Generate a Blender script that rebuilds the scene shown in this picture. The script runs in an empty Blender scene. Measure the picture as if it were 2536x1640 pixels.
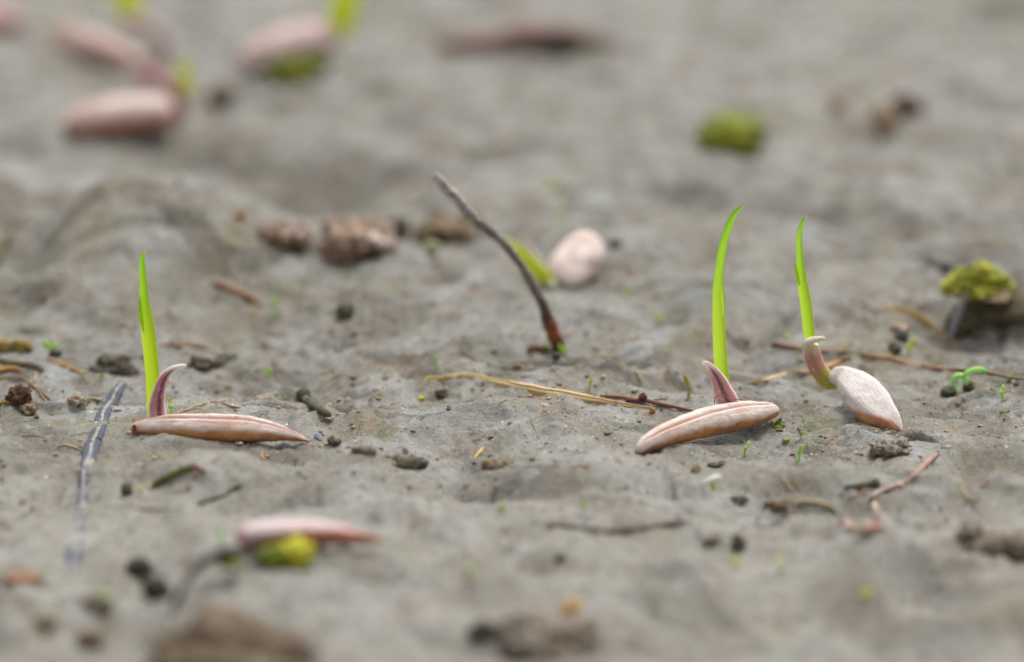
import bpy, bmesh, math, random
import numpy as np
from mathutils import Vector, noise as mnoise

random.seed(7)
S = 0.01                                  # everything below is written in centimetres
sc = bpy.context.scene
COL = sc.collection
R = math.radians

# ------------------------------------------------------------------ camera
PITCH, DIST, FRAME = R(17.0), 30.0, 10.0
CAM = Vector((0, -DIST * math.cos(PITCH), DIST * math.sin(PITCH)))
FWD = Vector((0, math.cos(PITCH), -math.sin(PITCH)))
RGT = Vector((1, 0, 0))
UPV = Vector((0, math.sin(PITCH), math.cos(PITCH)))
cd = bpy.data.cameras.new("Camera")
cam = bpy.data.objects.new("Camera", cd)
COL.objects.link(cam)
sc.camera = cam
cam.location = CAM * S
cam.rotation_euler = (math.pi / 2 - PITCH, 0, 0)
cd.sensor_width = 36
cd.lens = 36 * DIST / FRAME
cd.clip_start, cd.clip_end = 0.01, 100
cd.dof.use_dof = True
cd.dof.focus_distance = 0.2735
cd.dof.aperture_fstop = 14.0

# ------------------------------------------------------------------ light
SUN_EL, SUN_AZ = R(68), R(32)            # high, soft, from behind the seedlings and a little left
w = bpy.data.worlds.new("World")
sc.world = w
w.use_nodes = True
nt = w.node_tree
bg = nt.nodes["Background"]
sky = nt.nodes.new("ShaderNodeTexSky")
sky.sky_type = 'NISHITA'
sky.sun_disc = False
sky.sun_elevation = SUN_EL
sky.sun_rotation = SUN_AZ
sky.dust_density = 4
hs = nt.nodes.new("ShaderNodeHueSaturation")   # cloud cover: the blue is washed out of the sky
hs.inputs["Saturation"].default_value = 0.12
nt.links.new(sky.outputs[0], hs.inputs["Color"])
nt.links.new(hs.outputs[0], bg.inputs["Color"])
bg.inputs["Strength"].default_value = 0.12
sd = bpy.data.lights.new("Sun", 'SUN')
sd.energy = 1.5
sd.angle = R(22)
sd.color = (1.0, 0.992, 0.98)
so = bpy.data.objects.new("Sun", sd)
COL.objects.link(so)
sdir = Vector((math.sin(SUN_AZ) * math.cos(SUN_EL), math.cos(SUN_AZ) * math.cos(SUN_EL), math.sin(SUN_EL)))
so.rotation_euler = sdir.to_track_quat('Z', 'Y').to_euler()
so.location = sdir * 3
sc.view_settings.view_transform = 'Standard'
sc.view_settings.look = 'None'
sc.cycles.use_denoising = True
sc.view_settings.exposure = 0.88
sc.view_settings.gamma = 1
sc.view_settings.use_curve_mapping = False

# ------------------------------------------------------------------ photograph coordinates
def crop(x0, y0, k):
    return lambda x, y, r=0: (x0 + x * k, y0 + y * k, r * k)
DS = crop(0, 0, 1.0651)
cA = crop(300, 600, .3441)
cB = crop(1550, 850, .19481)
cB2 = crop(1500, 450, .4545)
cC = crop(1950, 800, .19484)
cC2 = crop(1900, 500, .4220)
cD = crop(800, 550, .38955)
cE = crop(0, 550, .38955)
cF = crop(0, 1050, .38306)
cG = crop(800, 1050, .38314)
cH = crop(1650, 1050, .38305)
cI = crop(0, 0, .38961)
cJ = crop(850, 0, .38961)
cK = crop(1650, 0, .38962)
cL = crop(550, 480, .29387)

KPX = FRAME / DIST / 2536
def ray(px, py):
    return FWD + RGT * ((px - 1268) * KPX) + UPV * ((820 - py) * KPX)
def P0(px, py, z=0.0):                      # where the sight line meets the level z
    d = ray(px, py)
    t = (z - CAM.z) / d.z
    return CAM + d * t
def Q(px, py, Y):                           # where it meets the upright plane y = Y
    d = ray(px, py)
    return CAM + d * ((Y - CAM.y) / d.y)
def px2cm(c):                               # centimetres per photograph pixel at point c
    return (c - CAM).dot(FWD) * KPX

# ------------------------------------------------------------------ mud surface
def perlin(x, y, seed):
    x = np.asarray(x, dtype=np.float64); y = np.asarray(y, dtype=np.float64)
    xi = np.floor(x); yi = np.floor(y)
    xf = x - xi; yf = y - yi
    xi = xi.astype(np.int64); yi = yi.astype(np.int64)
    def g(ix, iy, fx, fy):
        h = (ix * 374761393 + iy * 668265263 + seed * 974634777) & 0xFFFFFFFF
        h = ((h ^ (h >> 13)) * 1274126177) & 0xFFFFFFFF
        h = h ^ (h >> 16)
        a = (h & 0xFFFF) * (2 * math.pi / 65536)
        return np.cos(a) * fx + np.sin(a) * fy
    u = xf * xf * xf * (xf * (xf * 6 - 15) + 10)
    v = yf * yf * yf * (yf * (yf * 6 - 15) + 10)
    a = g(xi, yi, xf, yf); b = g(xi + 1, yi, xf - 1, yf)
    c = g(xi, yi + 1, xf, yf - 1); d = g(xi + 1, yi + 1, xf - 1, yf - 1)
    return 1.4 * ((a * (1 - u) + b * u) * (1 - v) + (c * (1 - u) + d * u) * v)

FEAT = []          # (x, y, half-length, half-depth, turn, height, sharpness)
def feat(px, hx, hy, h, turn=0, p=1):
    c = P0(px[0], px[1])
    FEAT.append((c.x, c.y, hx, hy, R(turn), h * (1.4 if abs(h) < .2 else 1), p))
CALM = []
def calm(px, hx, hy):
    c = P0(px[0], px[1])
    CALM.append((c.x, c.y, hx, hy))
# mound at the left and the hollows behind it
feat(DS(300, 575), 1.25, 1.15, .50)
feat(DS(500, 585), .95, .95, .40, -15)
feat(DS(130, 590), .9, 1.0, .20)
feat(DS(740, 430), 1.1, 1.1, -.55, 0, 1.2)
feat(DS(430, 350), 1.3, .8, -.40)
feat(DS(60, 330), .8, .9, -.25)
feat(DS(60, 590), .4, 1.2, -.35)
feat(DS(930, 290), .75, .55, -.22)
feat(DS(1130, 370), .7, .45, -.18)
feat(DS(1010, 330), .7, .4, .12)
feat(DS(1950, 40), 1.2, .9, -.2)
feat(DS(2360, 20), 1.2, 1.4, -.45)
feat(DS(1600, 560), 1.4, .8, .10)
feat(DS(2150, 470), 2.2, .5, .14, -30)
feat(DS(2330, 590), 1.6, .25, -.22, -20)
feat(DS(1890, 500), 1.3, .25, -.14, -22)
feat(DS(830, 640), 1.6, .8, .10)
feat(DS(750, 780), 1.0, .4, -.10)
feat(DS(1130, 735), .25, .22, -.10)
feat(DS(640, 870), .9, .25, -.10)
feat(DS(900, 960), 1.3, .5, .10)
feat(DS(1100, 985), .8, .5, .10)
feat(DS(1020, 1010), .5, .2, -.04)
feat(DS(1230, 1150), .7, .25, -.12)
feat(DS(1300, 1110), .8, .25, .06)
feat(DS(1830, 1100), .55, .4, .09)
feat(DS(1830, 1150), .6, .2, -.07)
feat(DS(1990, 1060), .35, .12, -.05)
feat(DS(2280, 1130), 1.0, .3, .10)
feat(DS(2100, 1170), .9, .3, -.06)
feat(DS(450, 1110), .75, .4, .12)
feat(DS(380, 1180), 1.2, .3, -.05)
feat(DS(120, 1020), .9, .4, .08)
feat(DS(1000, 1300), 1.4, .8, .12)
feat(DS(1950, 1390), .9, .45, -.22, 25)
feat(DS(2100, 1280), .9, .4, .15, 20)
feat(DS(2170, 1320), .35, .3, -.18)
feat(DS(1600, 1230), 1.0, .3, .1)
feat(DS(1240, 1330), .35, .3, -.15)
feat(DS(2200, 1460), .8, .5, -.18)
feat(DS(1700, 1480), .7, .5, -.12)
feat(DS(600, 1440), .9, .7, .16)
# holes bored in the mud
feat(cF(900, 960), .16, .3, -.06)
feat(cF(1012, 1100), .16, .3, -.08)
# the open crack behind the tip of the right seed
feat(cC(1660, 1325), .17, .04, -.26, -30, 3)
feat(cC(1640, 1270), .2, .06, .035, -30)
# hollow under the mossy clod at the right edge
feat(cC2(1340, 755), .8, .9, -.42, 0, 2)
feat(cC2(1480, 640), .75, .6, .40)
feat(cA(750, 1465), .75, .10, .025)
feat(cB(900, 1290), .6, .10, .05, 38)
feat(cC(1000, 1330), .35, .10, .05, -35)
for p, hx, hy in ((cA(700, 1400), 1.3, .8), (cB(1000, 1150), 1.1, 1.0), (cC(1050, 1150), .9, 1.0), (DS(300, 560), 1.3, 1.2), (DS(520, 570), 1.0, 1.0)):
    calm(p, hx, hy)

def H(x, y):
    x = np.asarray(x, dtype=np.float64); y = np.asarray(y, dtype=np.float64)
    sh = x.shape
    x = x.ravel(); y = y.ravel()
    wx = x + .35 * perlin(x / 1.3, y / 1.3, 21); wy = y + .35 * perlin(x / 1.3, y / 1.3, 22)
    # flow lines run down to the right in the right half
    k = 1 / (1 + np.exp(-(x - 1.0) / .8)) * 1 / (1 + np.exp(-(y - 2.0) / .8))
    z = .16 * perlin(x / 6.5, y / 6.5, 1) + .085 * perlin(x / 2.6, y / 2.6, 2)
    m = np.ones_like(x)
    for cx, cy, hx, hy in CALM:
        m *= 1 - .6 * np.exp(-((x - cx) / hx) ** 2 - ((y - cy) / hy) ** 2)
    pat = .35 + .65 * np.clip(.5 + 1.2 * perlin(x / 1.9, y / 1.9, 31), 0, 1)
    d = .046 * perlin(wx / .8 + 5, wy / 1.2, 41) + .050 * perlin(wx / 1.15, wy / 1.0, 3) + .030 * perlin(wx / .52, wy / .45, 4)
    d += .040 * np.clip(.35 - np.abs(perlin(wx / 1.5, wy / 1.1, 7)), 0, 1) / .35
    d -= .045 * np.clip(1 - np.abs(perlin(wx / 1.3, wy / .8, 8)) / .07, 0, 1) * np.clip(perlin(x / 1.7, y / 1.7, 9) * 2, 0, 1)
    d += k * .06 * perlin((x * .86 + y * .5) / 2.6, (y * .86 - x * .5) / .6, 12)
    f = 2.4 * perlin(wx / 1.7, wy / 1.0, 51) + .25 * perlin(x / .4, y / .35, 52); fl = np.floor(f); c = f - fl
    st = np.clip((c - .78) / .22, 0, 1); st = st * st * (3 - 2 * st)
    d += .042 * (st - c) * np.clip(.3 + 2.2 * perlin(x / 2.1 + 7, y / 1.8, 53), 0, 1)
    z += 2.1 * d * m
    rd = lambda a: 1 - 2 * np.abs(a)
    z += .026 * (rd(perlin(wx / .42, wy / .34, 61)) - .5) * (.5 + .5 * m)
    z += .016 * (rd(perlin(wx / .19, wy / .15, 64)) - .5) * (.35 + .65 * pat)
    cr = np.abs(perlin(wx / .75, wy / .42, 65))
    z -= .045 * np.clip(1 - cr / .045, 0, 1) * np.clip(perlin(x / 1.1, y / 1.1, 66) * 2.5 - .2, 0, 1)
    z -= .035 * np.clip(perlin(x / .11, y / .10, 62) - .45, 0, 1) / .3 * np.clip(.4 + 1.6 * perlin(x / .9, y / .9, 63), 0, 1)
    z += (.028 * perlin(wx / .24, wy / .2, 5) + .015 * perlin(x / .12, y / .1, 6) + .009 * perlin(x / .06, y / .055, 10)) * pat * (.4 + .6 * m)
    # little lumps and crumbs pressed in the surface
    q = perlin(wx / .20, wy / .17, 14)
    z += .055 * np.clip(q - .36, 0, 1) / .4 * np.clip(.3 + perlin(x / 1.3, y / 1.3, 15) * 2, 0, 1)
    q = perlin(wx / .33, wy / .25, 16)
    z -= .05 * np.clip(q - .5, 0, 1) / .4
    for cx, cy, hx, hy, tr, h, p in FEAT:
        dx = x - cx; dy = y - cy
        c, s = math.cos(tr), math.sin(tr)
        u = (dx * c + dy * s) / hx; v = (-dx * s + dy * c) / hy
        r2 = u * u + v * v
        z += h * np.exp(-np.minimum(r2, 30.0) ** p)
    fade = np.exp(-np.maximum(np.hypot(x, y - 4) - 40, 0) / 60)
    return (z * fade).reshape(sh)

_ts = np.linspace(.62, 2.2, 1600) * DIST
def P(p, py=None):                          # where the sight line through a pixel meets the mud
    px, py = (p[0], p[1]) if py is None else (p, py)
    d = ray(px, py)
    X = CAM.x + d.x * _ts; Y = CAM.y + d.y * _ts; Z = CAM.z + d.z * _ts
    g = Z - H(X, Y)
    i = int(np.argmax(g < 0))
    if i == 0:
        return P0(px, py)
    f = g[i - 1] / (g[i - 1] - g[i])
    t = _ts[i - 1] + f * (_ts[i] - _ts[i - 1])
    return CAM + d * float(t)
def hz(x, y):
    return float(H(np.array([x]), np.array([y]))[0])

# ------------------------------------------------------------------ node helpers
def srgb(r, g, b):
    f = lambda c: (c / 255 / 12.92) if c / 255 < .04045 else ((c / 255 + .055) / 1.055) ** 2.4
    return (f(r), f(g), f(b), 1)
class N:
    def __init__(s, name, rough=.6, spec=.5):
        s.m = bpy.data.materials.new(name); s.m.use_nodes = True
        s.t = s.m.node_tree; s.b = s.t.nodes["Principled BSDF"]
        s.b.inputs["Roughness"].default_value = rough
        s.b.inputs["Specular IOR Level"].default_value = spec
        s.tc = s.t.nodes.new("ShaderNodeTexCoord").outputs["Object"]
    def new(s, k): return s.t.nodes.new(k)
    def link(s, a, b): s.t.links.new(a, b)
    def put(s, v, sock):
        if hasattr(v, 'is_linked') or isinstance(v, bpy.types.NodeSocket): s.link(v, sock)
        else: sock.default_value = v
    def noise(s, scale, detail=4, rough=.55, vec=None, dist=0.0):   # scale per centimetre
        n = s.new("ShaderNodeTexNoise"); s.link(vec or s.tc, n.inputs["Vector"])
        n.inputs["Scale"].default_value = scale / S; n.inputs["Detail"].default_value = detail
        n.inputs["Roughness"].default_value = rough; n.inputs["Distortion"].default_value = dist
        return n.outputs["Fac"]
    def voro(s, scale, feature='F1', out="Distance"):
        n = s.new("ShaderNodeTexVoronoi"); s.link(s.tc, n.inputs["Vector"]); n.feature = feature
        n.inputs["Scale"].default_value = scale / S
        return n.outputs[out]
    def attr(s, name):
        n = s.new("ShaderNodeAttribute"); n.attribute_name = name
        return n.outputs["Fac"]
    def math(s, op, a, b=0.0, c=None):
        n = s.new("ShaderNodeMath"); n.operation = op
        s.put(a, n.inputs[0]); s.put(b, n.inputs[1])
        if c is not None: s.put(c, n.inputs[2])
        return n.outputs[0]
    def step(s, v, lo, hi, a=0.0, b=1.0):
        n = s.new("ShaderNodeMapRange"); n.interpolation_type = 'SMOOTHSTEP'
        s.put(v, n.inputs["Value"])
        n.inputs["From Min"].default_value = lo; n.inputs["From Max"].default_value = hi
        n.inputs["To Min"].default_value = a; n.inputs["To Max"].default_value = b
        return n.outputs[0]
    def mix(s, f, a, b):
        n = s.new("ShaderNodeMix"); n.data_type = 'RGBA'
        s.put(f, n.inputs["Factor"]); s.put(a, n.inputs["A"] if False else n.inputs[6]); s.put(b, n.inputs[7])
        return n.outputs[2]
    def ramp(s, v, stops):
        n = s.new("ShaderNodeValToRGB"); s.put(v, n.inputs["Fac"])
        e = n.color_ramp.elements
        while len(e) < len(stops): e.new(.5)
        for q, (p, c) in zip(e, stops): q.position = p; q.color = c
        return n.outputs["Color"]
    def color(s, c): s.put(c, s.b.inputs["Base Color"])
    def bump(s, h, dist, strength=1.0, prev=None):          # dist in centimetres
        n = s.new("ShaderNodeBump"); s.put(h, n.inputs["Height"])
        n.inputs["Distance"].default_value = dist * S; n.inputs["Strength"].default_value = strength
        if prev: s.link(prev, n.inputs["Normal"])
        s.link(n.outputs[0], s.b.inputs["Normal"])
        return n.outputs[0]
    def sss(s, w, rad, scale):
        s.b.inputs["Subsurface Weight"].default_value = w
        s.b.inputs["Subsurface Radius"].default_value = rad
        s.b.inputs["Subsurface Scale"].default_value = scale * S
    def translucent(s, col, f):
        t = s.new("ShaderNodeBsdfTranslucent"); s.put(col, t.inputs["Color"])
        x = s.new("ShaderNodeMixShader"); x.inputs[0].default_value = f
        s.link(s.b.outputs[0], x.inputs[1]); s.link(t.outputs[0], x.inputs[2])
        s.link(x.outputs[0], s.t.nodes["Material Output"].inputs["Surface"])

def earth(name, c1, c2, c3=None, scale=4, rough=.75, bump=.03, spec=.35):
    n = N(name, rough, spec)
    c = n.mix(n.step(n.noise(scale, 5, .6), .35, .65), c1, c2)
    if c3: c = n.mix(n.step(n.noise(scale * 1.7 + .3, 4, .6), .54, .66), c, c3)
    c = n.mix(n.step(n.noise(scale * 9, 3), .3, .75, .0, .35), c, tuple(v * .55 for v in c1[:3]) + (1,))
    n.color(c)
    n.bump(n.noise(scale * 5, 5, .65), bump)
    return n.m

# mud
def mud_mat():
    n = N("wet_mud", .5, .5)
    big = n.noise(.35, 4, .55); mid = n.noise(1.6, 5, .6, dist=.4); fine = n.noise(9, 5, .65); gr = n.noise(55, 3, .7)
    c = n.mix(n.step(big, .35, .65), srgb(142, 142, 136), srgb(143, 138, 126))
    c = n.mix(n.step(mid, .40, .66, 0, .8), c, srgb(112, 101, 82))
    c = n.mix(n.step(n.noise(1.1, 4, .6), .50, .66, 0, .75), c, srgb(160, 160, 156))
    c = n.mix(n.step(n.noise(.9, 5, .62, dist=.6), .56, .70, 0, .7), c, srgb(120, 112, 66))      # thin algae
    c = n.mix(n.step(n.noise(2.7, 4, .6), .57, .70, 0, .6), c, srgb(142, 112, 82))                # rusty stain
    c = n.mix(n.step(n.noise(.6, 5, .6, dist=.8), .53, .64, 0, .6), c, srgb(98, 91, 76))         # damp patch
    sx = n.new("ShaderNodeSeparateXYZ"); n.link(n.tc, sx.inputs[0])
    dry = n.math('ADD', sx.outputs[1], n.math('MULTIPLY_ADD', n.noise(.4, 4), .03, -.015))  # front-to-back position plus noise, drives the paler front
    c = n.mix(n.math('MULTIPLY', n.step(n.math('ADD', n.attr('dark_patch'), n.math('MULTIPLY_ADD', n.noise(1.3, 4, .6), .8, -.4)), .25, .75), .68), c, srgb(90, 82, 66))   # darker brown at placed spots: hollows, around clods, under seeds
    c = n.mix(n.step(dry, -.058, -.025, .35, 0), c, srgb(174, 168, 156))                           # mud colour gets paler towards the front
    c = n.mix(n.step(fine, .52, .68, 0, .6), c, srgb(100, 91, 75))
    c = n.mix(n.step(n.noise(5, 5, .7), .56, .68, 0, .5), c, srgb(116, 100, 78))
    c = n.mix(n.step(gr, .60, .72, 0, .4), c, srgb(88, 81, 70))
    c = n.mix(n.step(n.noise(70, 2, .6), .66, .72, 0, .7), c, srgb(214, 210, 202))
    n.color(c)
    n.put(n.step(n.noise(2.2, 5, .6),   .35, .65, .22, .5), n.b.inputs["Roughness"])
    b = n.bump(n.noise(6, 7, .66), .08)
    b = n.bump(n.noise(26, 5, .7), .03, prev=b)
    n.bump(gr, .014, prev=b)
    return n.m
MUD = mud_mat()

# seeds: pinkish white powdery bloom over an orange-brown husk
def husk(name, ku, ka, thr, pale=(238, 220, 210), pink=(228, 194, 178), bare=(216, 144, 84), bare2=(190, 108, 72), red=(150, 62, 58), redpos=(0.0, .2), kf=0.0, na=.9, soft=.2, end=0.0):
    n = N(name, .62, .35)
    al, up, fr = n.attr("along"), n.attr("up"), n.attr("front")
    nz = n.noise(5, 5, .6)
    v = n.math('MULTIPLY_ADD', up, ku, n.math('MULTIPLY_ADD', al, ka, n.math('MULTIPLY', fr, kf)))
    v = n.math('MULTIPLY_ADD', nz, na, v)
    bl = n.step(v, thr + na / 2 - soft, thr + na / 2 + soft)
    cv = n.new("ShaderNodeCombineXYZ")
    n.put(n.math('MULTIPLY', al, 5.0), cv.inputs[0]); n.put(n.math('MULTIPLY', up, 9.0), cv.inputs[1]); n.put(n.math('MULTIPLY', fr, 9.0), cv.inputs[2])
    fib = n.noise(.02, 5, .65, vec=cv.outputs[0])
    c1 = n.mix(n.step(n.noise(3, 5, .6), .4, .66), srgb(*pale), srgb(*pink))
    c1 = n.mix(n.step(fib, .5, .7, 0, .4), c1, srgb(204, 164, 146))
    c2 = n.mix(n.step(n.noise(4, 4, .6), .38, .62), srgb(*bare), srgb(*bare2))
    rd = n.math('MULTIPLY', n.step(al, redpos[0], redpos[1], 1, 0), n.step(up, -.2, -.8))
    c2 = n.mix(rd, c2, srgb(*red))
    c2 = n.mix(n.step(fib, .5, .7, 0, .5), c2, srgb(132, 82, 56))
    c = n.mix(bl, c2, c1)
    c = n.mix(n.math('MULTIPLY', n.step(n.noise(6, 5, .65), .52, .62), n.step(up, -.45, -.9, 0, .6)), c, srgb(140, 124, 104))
    if end: c = n.mix(n.step(al, .015, .11, end, 0), c, srgb(*red))
    gro = n.attr("groove")
    c = n.mix(n.math('MULTIPLY', gro, .85), c, srgb(178, 108, 88))
    c = n.mix(n.step(n.noise(24, 3, .6), .60, .72, 0, .35), c, srgb(226, 212, 206))
    c = n.mix(n.step(n.noise(17, 2, .5), .70, .75, 0, .8), c, srgb(92, 74, 62))
    n.color(c)
    n.put(n.math('MULTIPLY_ADD', bl, .25, .42), n.b.inputs["Roughness"])
    n.sss(.08, (.6, .3, .2), .05)
    b = n.bump(n.noise(9, 5, .6), .022)
    b = n.bump(fib, .022, prev=b)
    n.bump(n.noise(50, 4, .65), .008, prev=b)
    return n.m

def leaf_mat(name, base, mid, tip, end, f=.6):
    n = N(name, .38, .45)
    al, up = n.attr("along"), n.attr("up")
    c = n.ramp(al, [(0, srgb(*base)), (.14, srgb(*mid)), (.5, srgb(*mid)), (.86, srgb(*tip)), (.965, srgb(*tip)), (1, srgb(*end))])
    st = n.math('SINE', n.math('MULTIPLY', up, 26.0))
    c = n.mix(n.step(st, -.2, -1, 0, .22), c, srgb(int(mid[0] * .7), int(mid[1] * .8), mid[2]))
    c = n.mix(n.step(st, .2, 1, 0, .25), c, srgb(min(255, mid[0] + 26), min(255, mid[1] + 14), mid[2] + 30))
    c = n.mix(n.step(n.noise(6, 3), .55, .75, 0, .35), c, srgb(tip[0] - 20, tip[1] - 20, tip[2]))
    c = n.mix(n.step(n.math('ABSOLUTE', up), .82, .98, 0, .45), c, srgb(214, 226, 120))
    n.color(c)
    n.bump(st, .008)
    n.translucent(c, f)
    return n.m

def cot_mat(name, base, mid, dark, edge, tip, dpos=0.0, e0=.70, dk=.9, b0=.0):
    n = N(name, .5, .4)
    al, up, fr = n.attr("along"), n.attr("up"), n.attr("front")
    c = n.ramp(al, [(b0, srgb(*base)), (b0 + .25, srgb(*mid)), (.66, srgb(*mid)), (.86, srgb(*edge)), (1, srgb(*tip))])
    dv = n.math('ABSOLUTE', n.math('ADD', n.math('SUBTRACT', up, dpos), n.math('MULTIPLY_ADD', n.noise(8, 4), .3, -.15)))
    k = n.math('MULTIPLY', n.step(dv, .12, .42, 1, 0), n.step(al, .72, .92, 1, 0))
    c = n.mix(n.math('MULTIPLY', k, dk), c, srgb(*dark))
    c = n.mix(n.step(n.math('ABSOLUTE', up), e0, .99, 0, .8), c, srgb(*edge))
    c = n.mix(n.step(n.noise(30, 3), .58, .72, 0, .3), c, srgb(230, 214, 206))
    n.color(c)
    n.sss(.15, (.5, .3, .25), .05)
    n.bump(n.noise(22, 4, .6), .008)
    return n.m

def fibre_mat(name, stops, dark=(80, 60, 45), rough=.6, stripes=9.0, bump=.01):
    n = N(name, rough, .35)
    al, up = n.attr("along"), n.attr("up")
    c = n.ramp(al, [(p, srgb(*q)) for p, q in stops])
    st = n.math('SINE', n.math('MULTIPLY_ADD', up, stripes, n.math('MULTIPLY', n.noise(2, 3), 6.0)))
    c = n.mix(n.step(st, -.2, 1, 0, .45), c, srgb(*dark))
    c = n.mix(n.step(n.noise(12, 4, .65), .53, .72, 0, .45), c, srgb(*dark))
    n.color(c)
    b = n.bump(st, bump * .6)
    n.bump(n.noise(20, 5, .65), bump, prev=b)
    return n.m

def green_mat(name, a, b, f=.25):
    n = N(name, .5, .4)
    c = n.mix(n.step(n.noise(5, 3), .4, .6), srgb(*a), srgb(*b))
    n.color(c); n.bump(n.noise(14, 3), .008); n.translucent(c, f)
    return n.m

# ------------------------------------------------------------------ object helpers
def tag(o, label=None, cat=None, group=None, kind=None):
    if label: o["label"] = label
    if cat: o["category"] = cat
    if group: o["group"] = group
    if kind: o["kind"] = kind
    return o
def thing(name, label, cat, base, group=None):
    o = bpy.data.objects.new(name, None); COL.objects.link(o)
    o.empty_display_size = .002
    o.location = Vector(base) * S
    o["_base"] = 0
    del o["_base"]
    return tag(o, label, cat, group)
BASE = {}
def mesh_obj(name, data, mat, parent=None, base=None):
    """data = (verts in cm, faces, attributes); children get coordinates from their parent's base"""
    vs, fs, at = data
    if parent is not None: b = BASE[parent.name]
    else: b = Vector(base)
    me = bpy.data.meshes.new(name)
    me.from_pydata([((v[0] - b.x) * S, (v[1] - b.y) * S, (v[2] - b.z) * S) for v in vs], [], fs)
    for k, vals in (at or {}).items():
        a = me.attributes.new(k, 'FLOAT', 'POINT')
        a.data.foreach_set("value", np.asarray(vals, dtype=np.float32))
    me.polygons.foreach_set("use_smooth", [True] * len(me.polygons))
    me.materials.append(mat)
    me.update()
    o = bpy.data.objects.new(name, me); COL.objects.link(o)
    if parent is not None: o.parent = parent
    else: o.location = b * S
    BASE[o.name] = b
    return o
def root(name, label, cat, base, group=None):
    o = thing(name, label, cat, base, group); BASE[o.name] = Vector(base)
    return o

def spline(rows, n):
    rows = np.array(rows, dtype=float)
    p = np.vstack([2 * rows[0] - rows[1], rows, 2 * rows[-1] - rows[-2]])
    seg = np.linalg.norm(np.diff(rows[:, :3], axis=0), axis=1)
    cum = np.concatenate([[0], np.cumsum(np.maximum(seg, 1e-6))])
    out = []
    for s in np.linspace(0, cum[-1], n):
        i = min(int(np.searchsorted(cum, s, side='right')) - 1, len(seg) - 1)
        t = (s - cum[i]) / max(cum[i + 1] - cum[i], 1e-9)
        a, b, c, d = p[i], p[i + 1], p[i + 2], p[i + 3]
        v = .5 * ((2 * b) + (-a + c) * t + (2 * a - 5 * b + 4 * c - d) * t * t + (-a + 3 * b - 3 * c + d) * t ** 3)
        lo, hi = np.minimum(b, c)[3:], np.maximum(b, c)[3:]
        v[3:] = np.clip(v[3:], lo, hi)
        out.append(v)
    return np.array(out)

def blade(rows, n=60, seg=22, arc=2.15):
    '''a leaf rolled to an open gutter: one thin wall, open at the back'''
    vs, fs, A = loft(rows, n, seg, arc=arc)
    return vs, fs, A
def loft(rows, n=40, seg=20, mode='view', shape=None, rough=0.0, rscale=3.0, arc=None, seed=0):
    """rows: (x, y, z, half-width across the view, half-depth); returns mesh data with along / up / front / groove"""
    q = spline(rows, n)
    vs, fs = [], []
    A = {"along": [], "up": [], "front": [], "groove": []}
    cen = [Vector(r[:3]) for r in q]
    for i, r in enumerate(q):
        t = (cen[min(i + 1, n - 1)] - cen[max(i - 1, 0)]).normalized()
        if mode == 'view':
            v = (CAM - cen[i]); v = (v - t * v.dot(t)).normalized()
            u = v.cross(t).normalized() * 1.0
        else:                                     # lying flat: u level, v up
            z = Vector((0, 0, 1)); v = (z - t * z.dot(t)).normalized(); u = v.cross(t).normalized()
        for j in range(seg):
            ph = 2 * math.pi * j / seg if arc is None else math.pi / 2 + arc * (2 * j / (seg - 1) - 1)
            cu, sv = math.cos(ph), math.sin(ph)
            k, g = (1.0, 0.0)
            if shape: k, g = shape(i / (n - 1), ph)
            p = cen[i] + u * (r[3] * cu * k) + v * (r[4] * sv * k)
            if rough:
                o = Vector((seed * 7.1, seed * 3.3, 0))
                p += (u * cu + v * sv) * (rough * r[3] * mnoise.noise((p + o) * rscale) + .5 * rough * r[3] * mnoise.noise((p + o) * rscale * 2.7))
            vs.append(p)
            A["along"].append(i / (n - 1)); A["up"].append(cu); A["front"].append(sv); A["groove"].append(g)
    for i in range(n - 1):
        for j in range(seg if arc is None else seg - 1):
            a, b = i * seg + j, i * seg + (j + 1) % seg
            fs.append((a, b, b + seg, a + seg))
    if arc is not None: return vs, fs, A
    for i, s in ((0, 0.0), (n - 1, 1.0)):
        c = len(vs); vs.append(cen[i])
        A["along"].append(s); A["up"].append(0); A["front"].append(0); A["groove"].append(0)
        for j in range(seg):
            a, b = i * seg + j, i * seg + (j + 1) % seg
            fs.append((b, a, c) if i == 0 else (a, b, c))
    return vs, fs, A
def merge(*ds):
    vs, fs, A = [], [], {"along": [], "up": [], "front": [], "groove": []}
    for v, f, a in ds:
        o = len(vs); vs += list(v); fs += [tuple(i + o for i in q) for q in f]
        for k in A: A[k] += list(a[k])
    return vs, fs, A

def upright(pts, Y, depth=.5, Y1=None):
    """pixel rows (px, py, half-width px) -> 3-D rows in an upright plane (or one that runs from depth Y to Y1)"""
    out = []
    for i, (px, py, hw) in enumerate(pts):
        y = Y if Y1 is None else Y + (Y1 - Y) * (px - pts[0][0]) / (pts[-1][0] - pts[0][0])
        c = Q(px, py, y); a = max(hw * px2cm(c), .002)
        out.append((c.x, c.y, c.z, a, a * depth))
    return out
def lying(pts, depth=.5, lift=.5, arch=None):
    out = []
    for i, (px, py, hw) in enumerate(pts):
        c = P(px, py); a = max(hw * px2cm(c), .003)
        z = c.z + a * depth * lift + (arch[i] if arch else 0)
        out.append((c.x, c.y, z, a, a * depth))
    return out
def ground_loft(name, label, cat, mat, pts, depth=.6, lift=.6, n=50, seg=10, rough=.15, rscale=3, group=None, mode='view', seed=0, arch=None):
    rows = lying(pts, depth, lift, arch)
    m = rows[len(rows) // 2]
    return tag(mesh_obj(name, loft(rows, n, seg, mode, None, rough, rscale, seed=seed), mat, None, m[:3]), label, cat, group)

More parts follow.
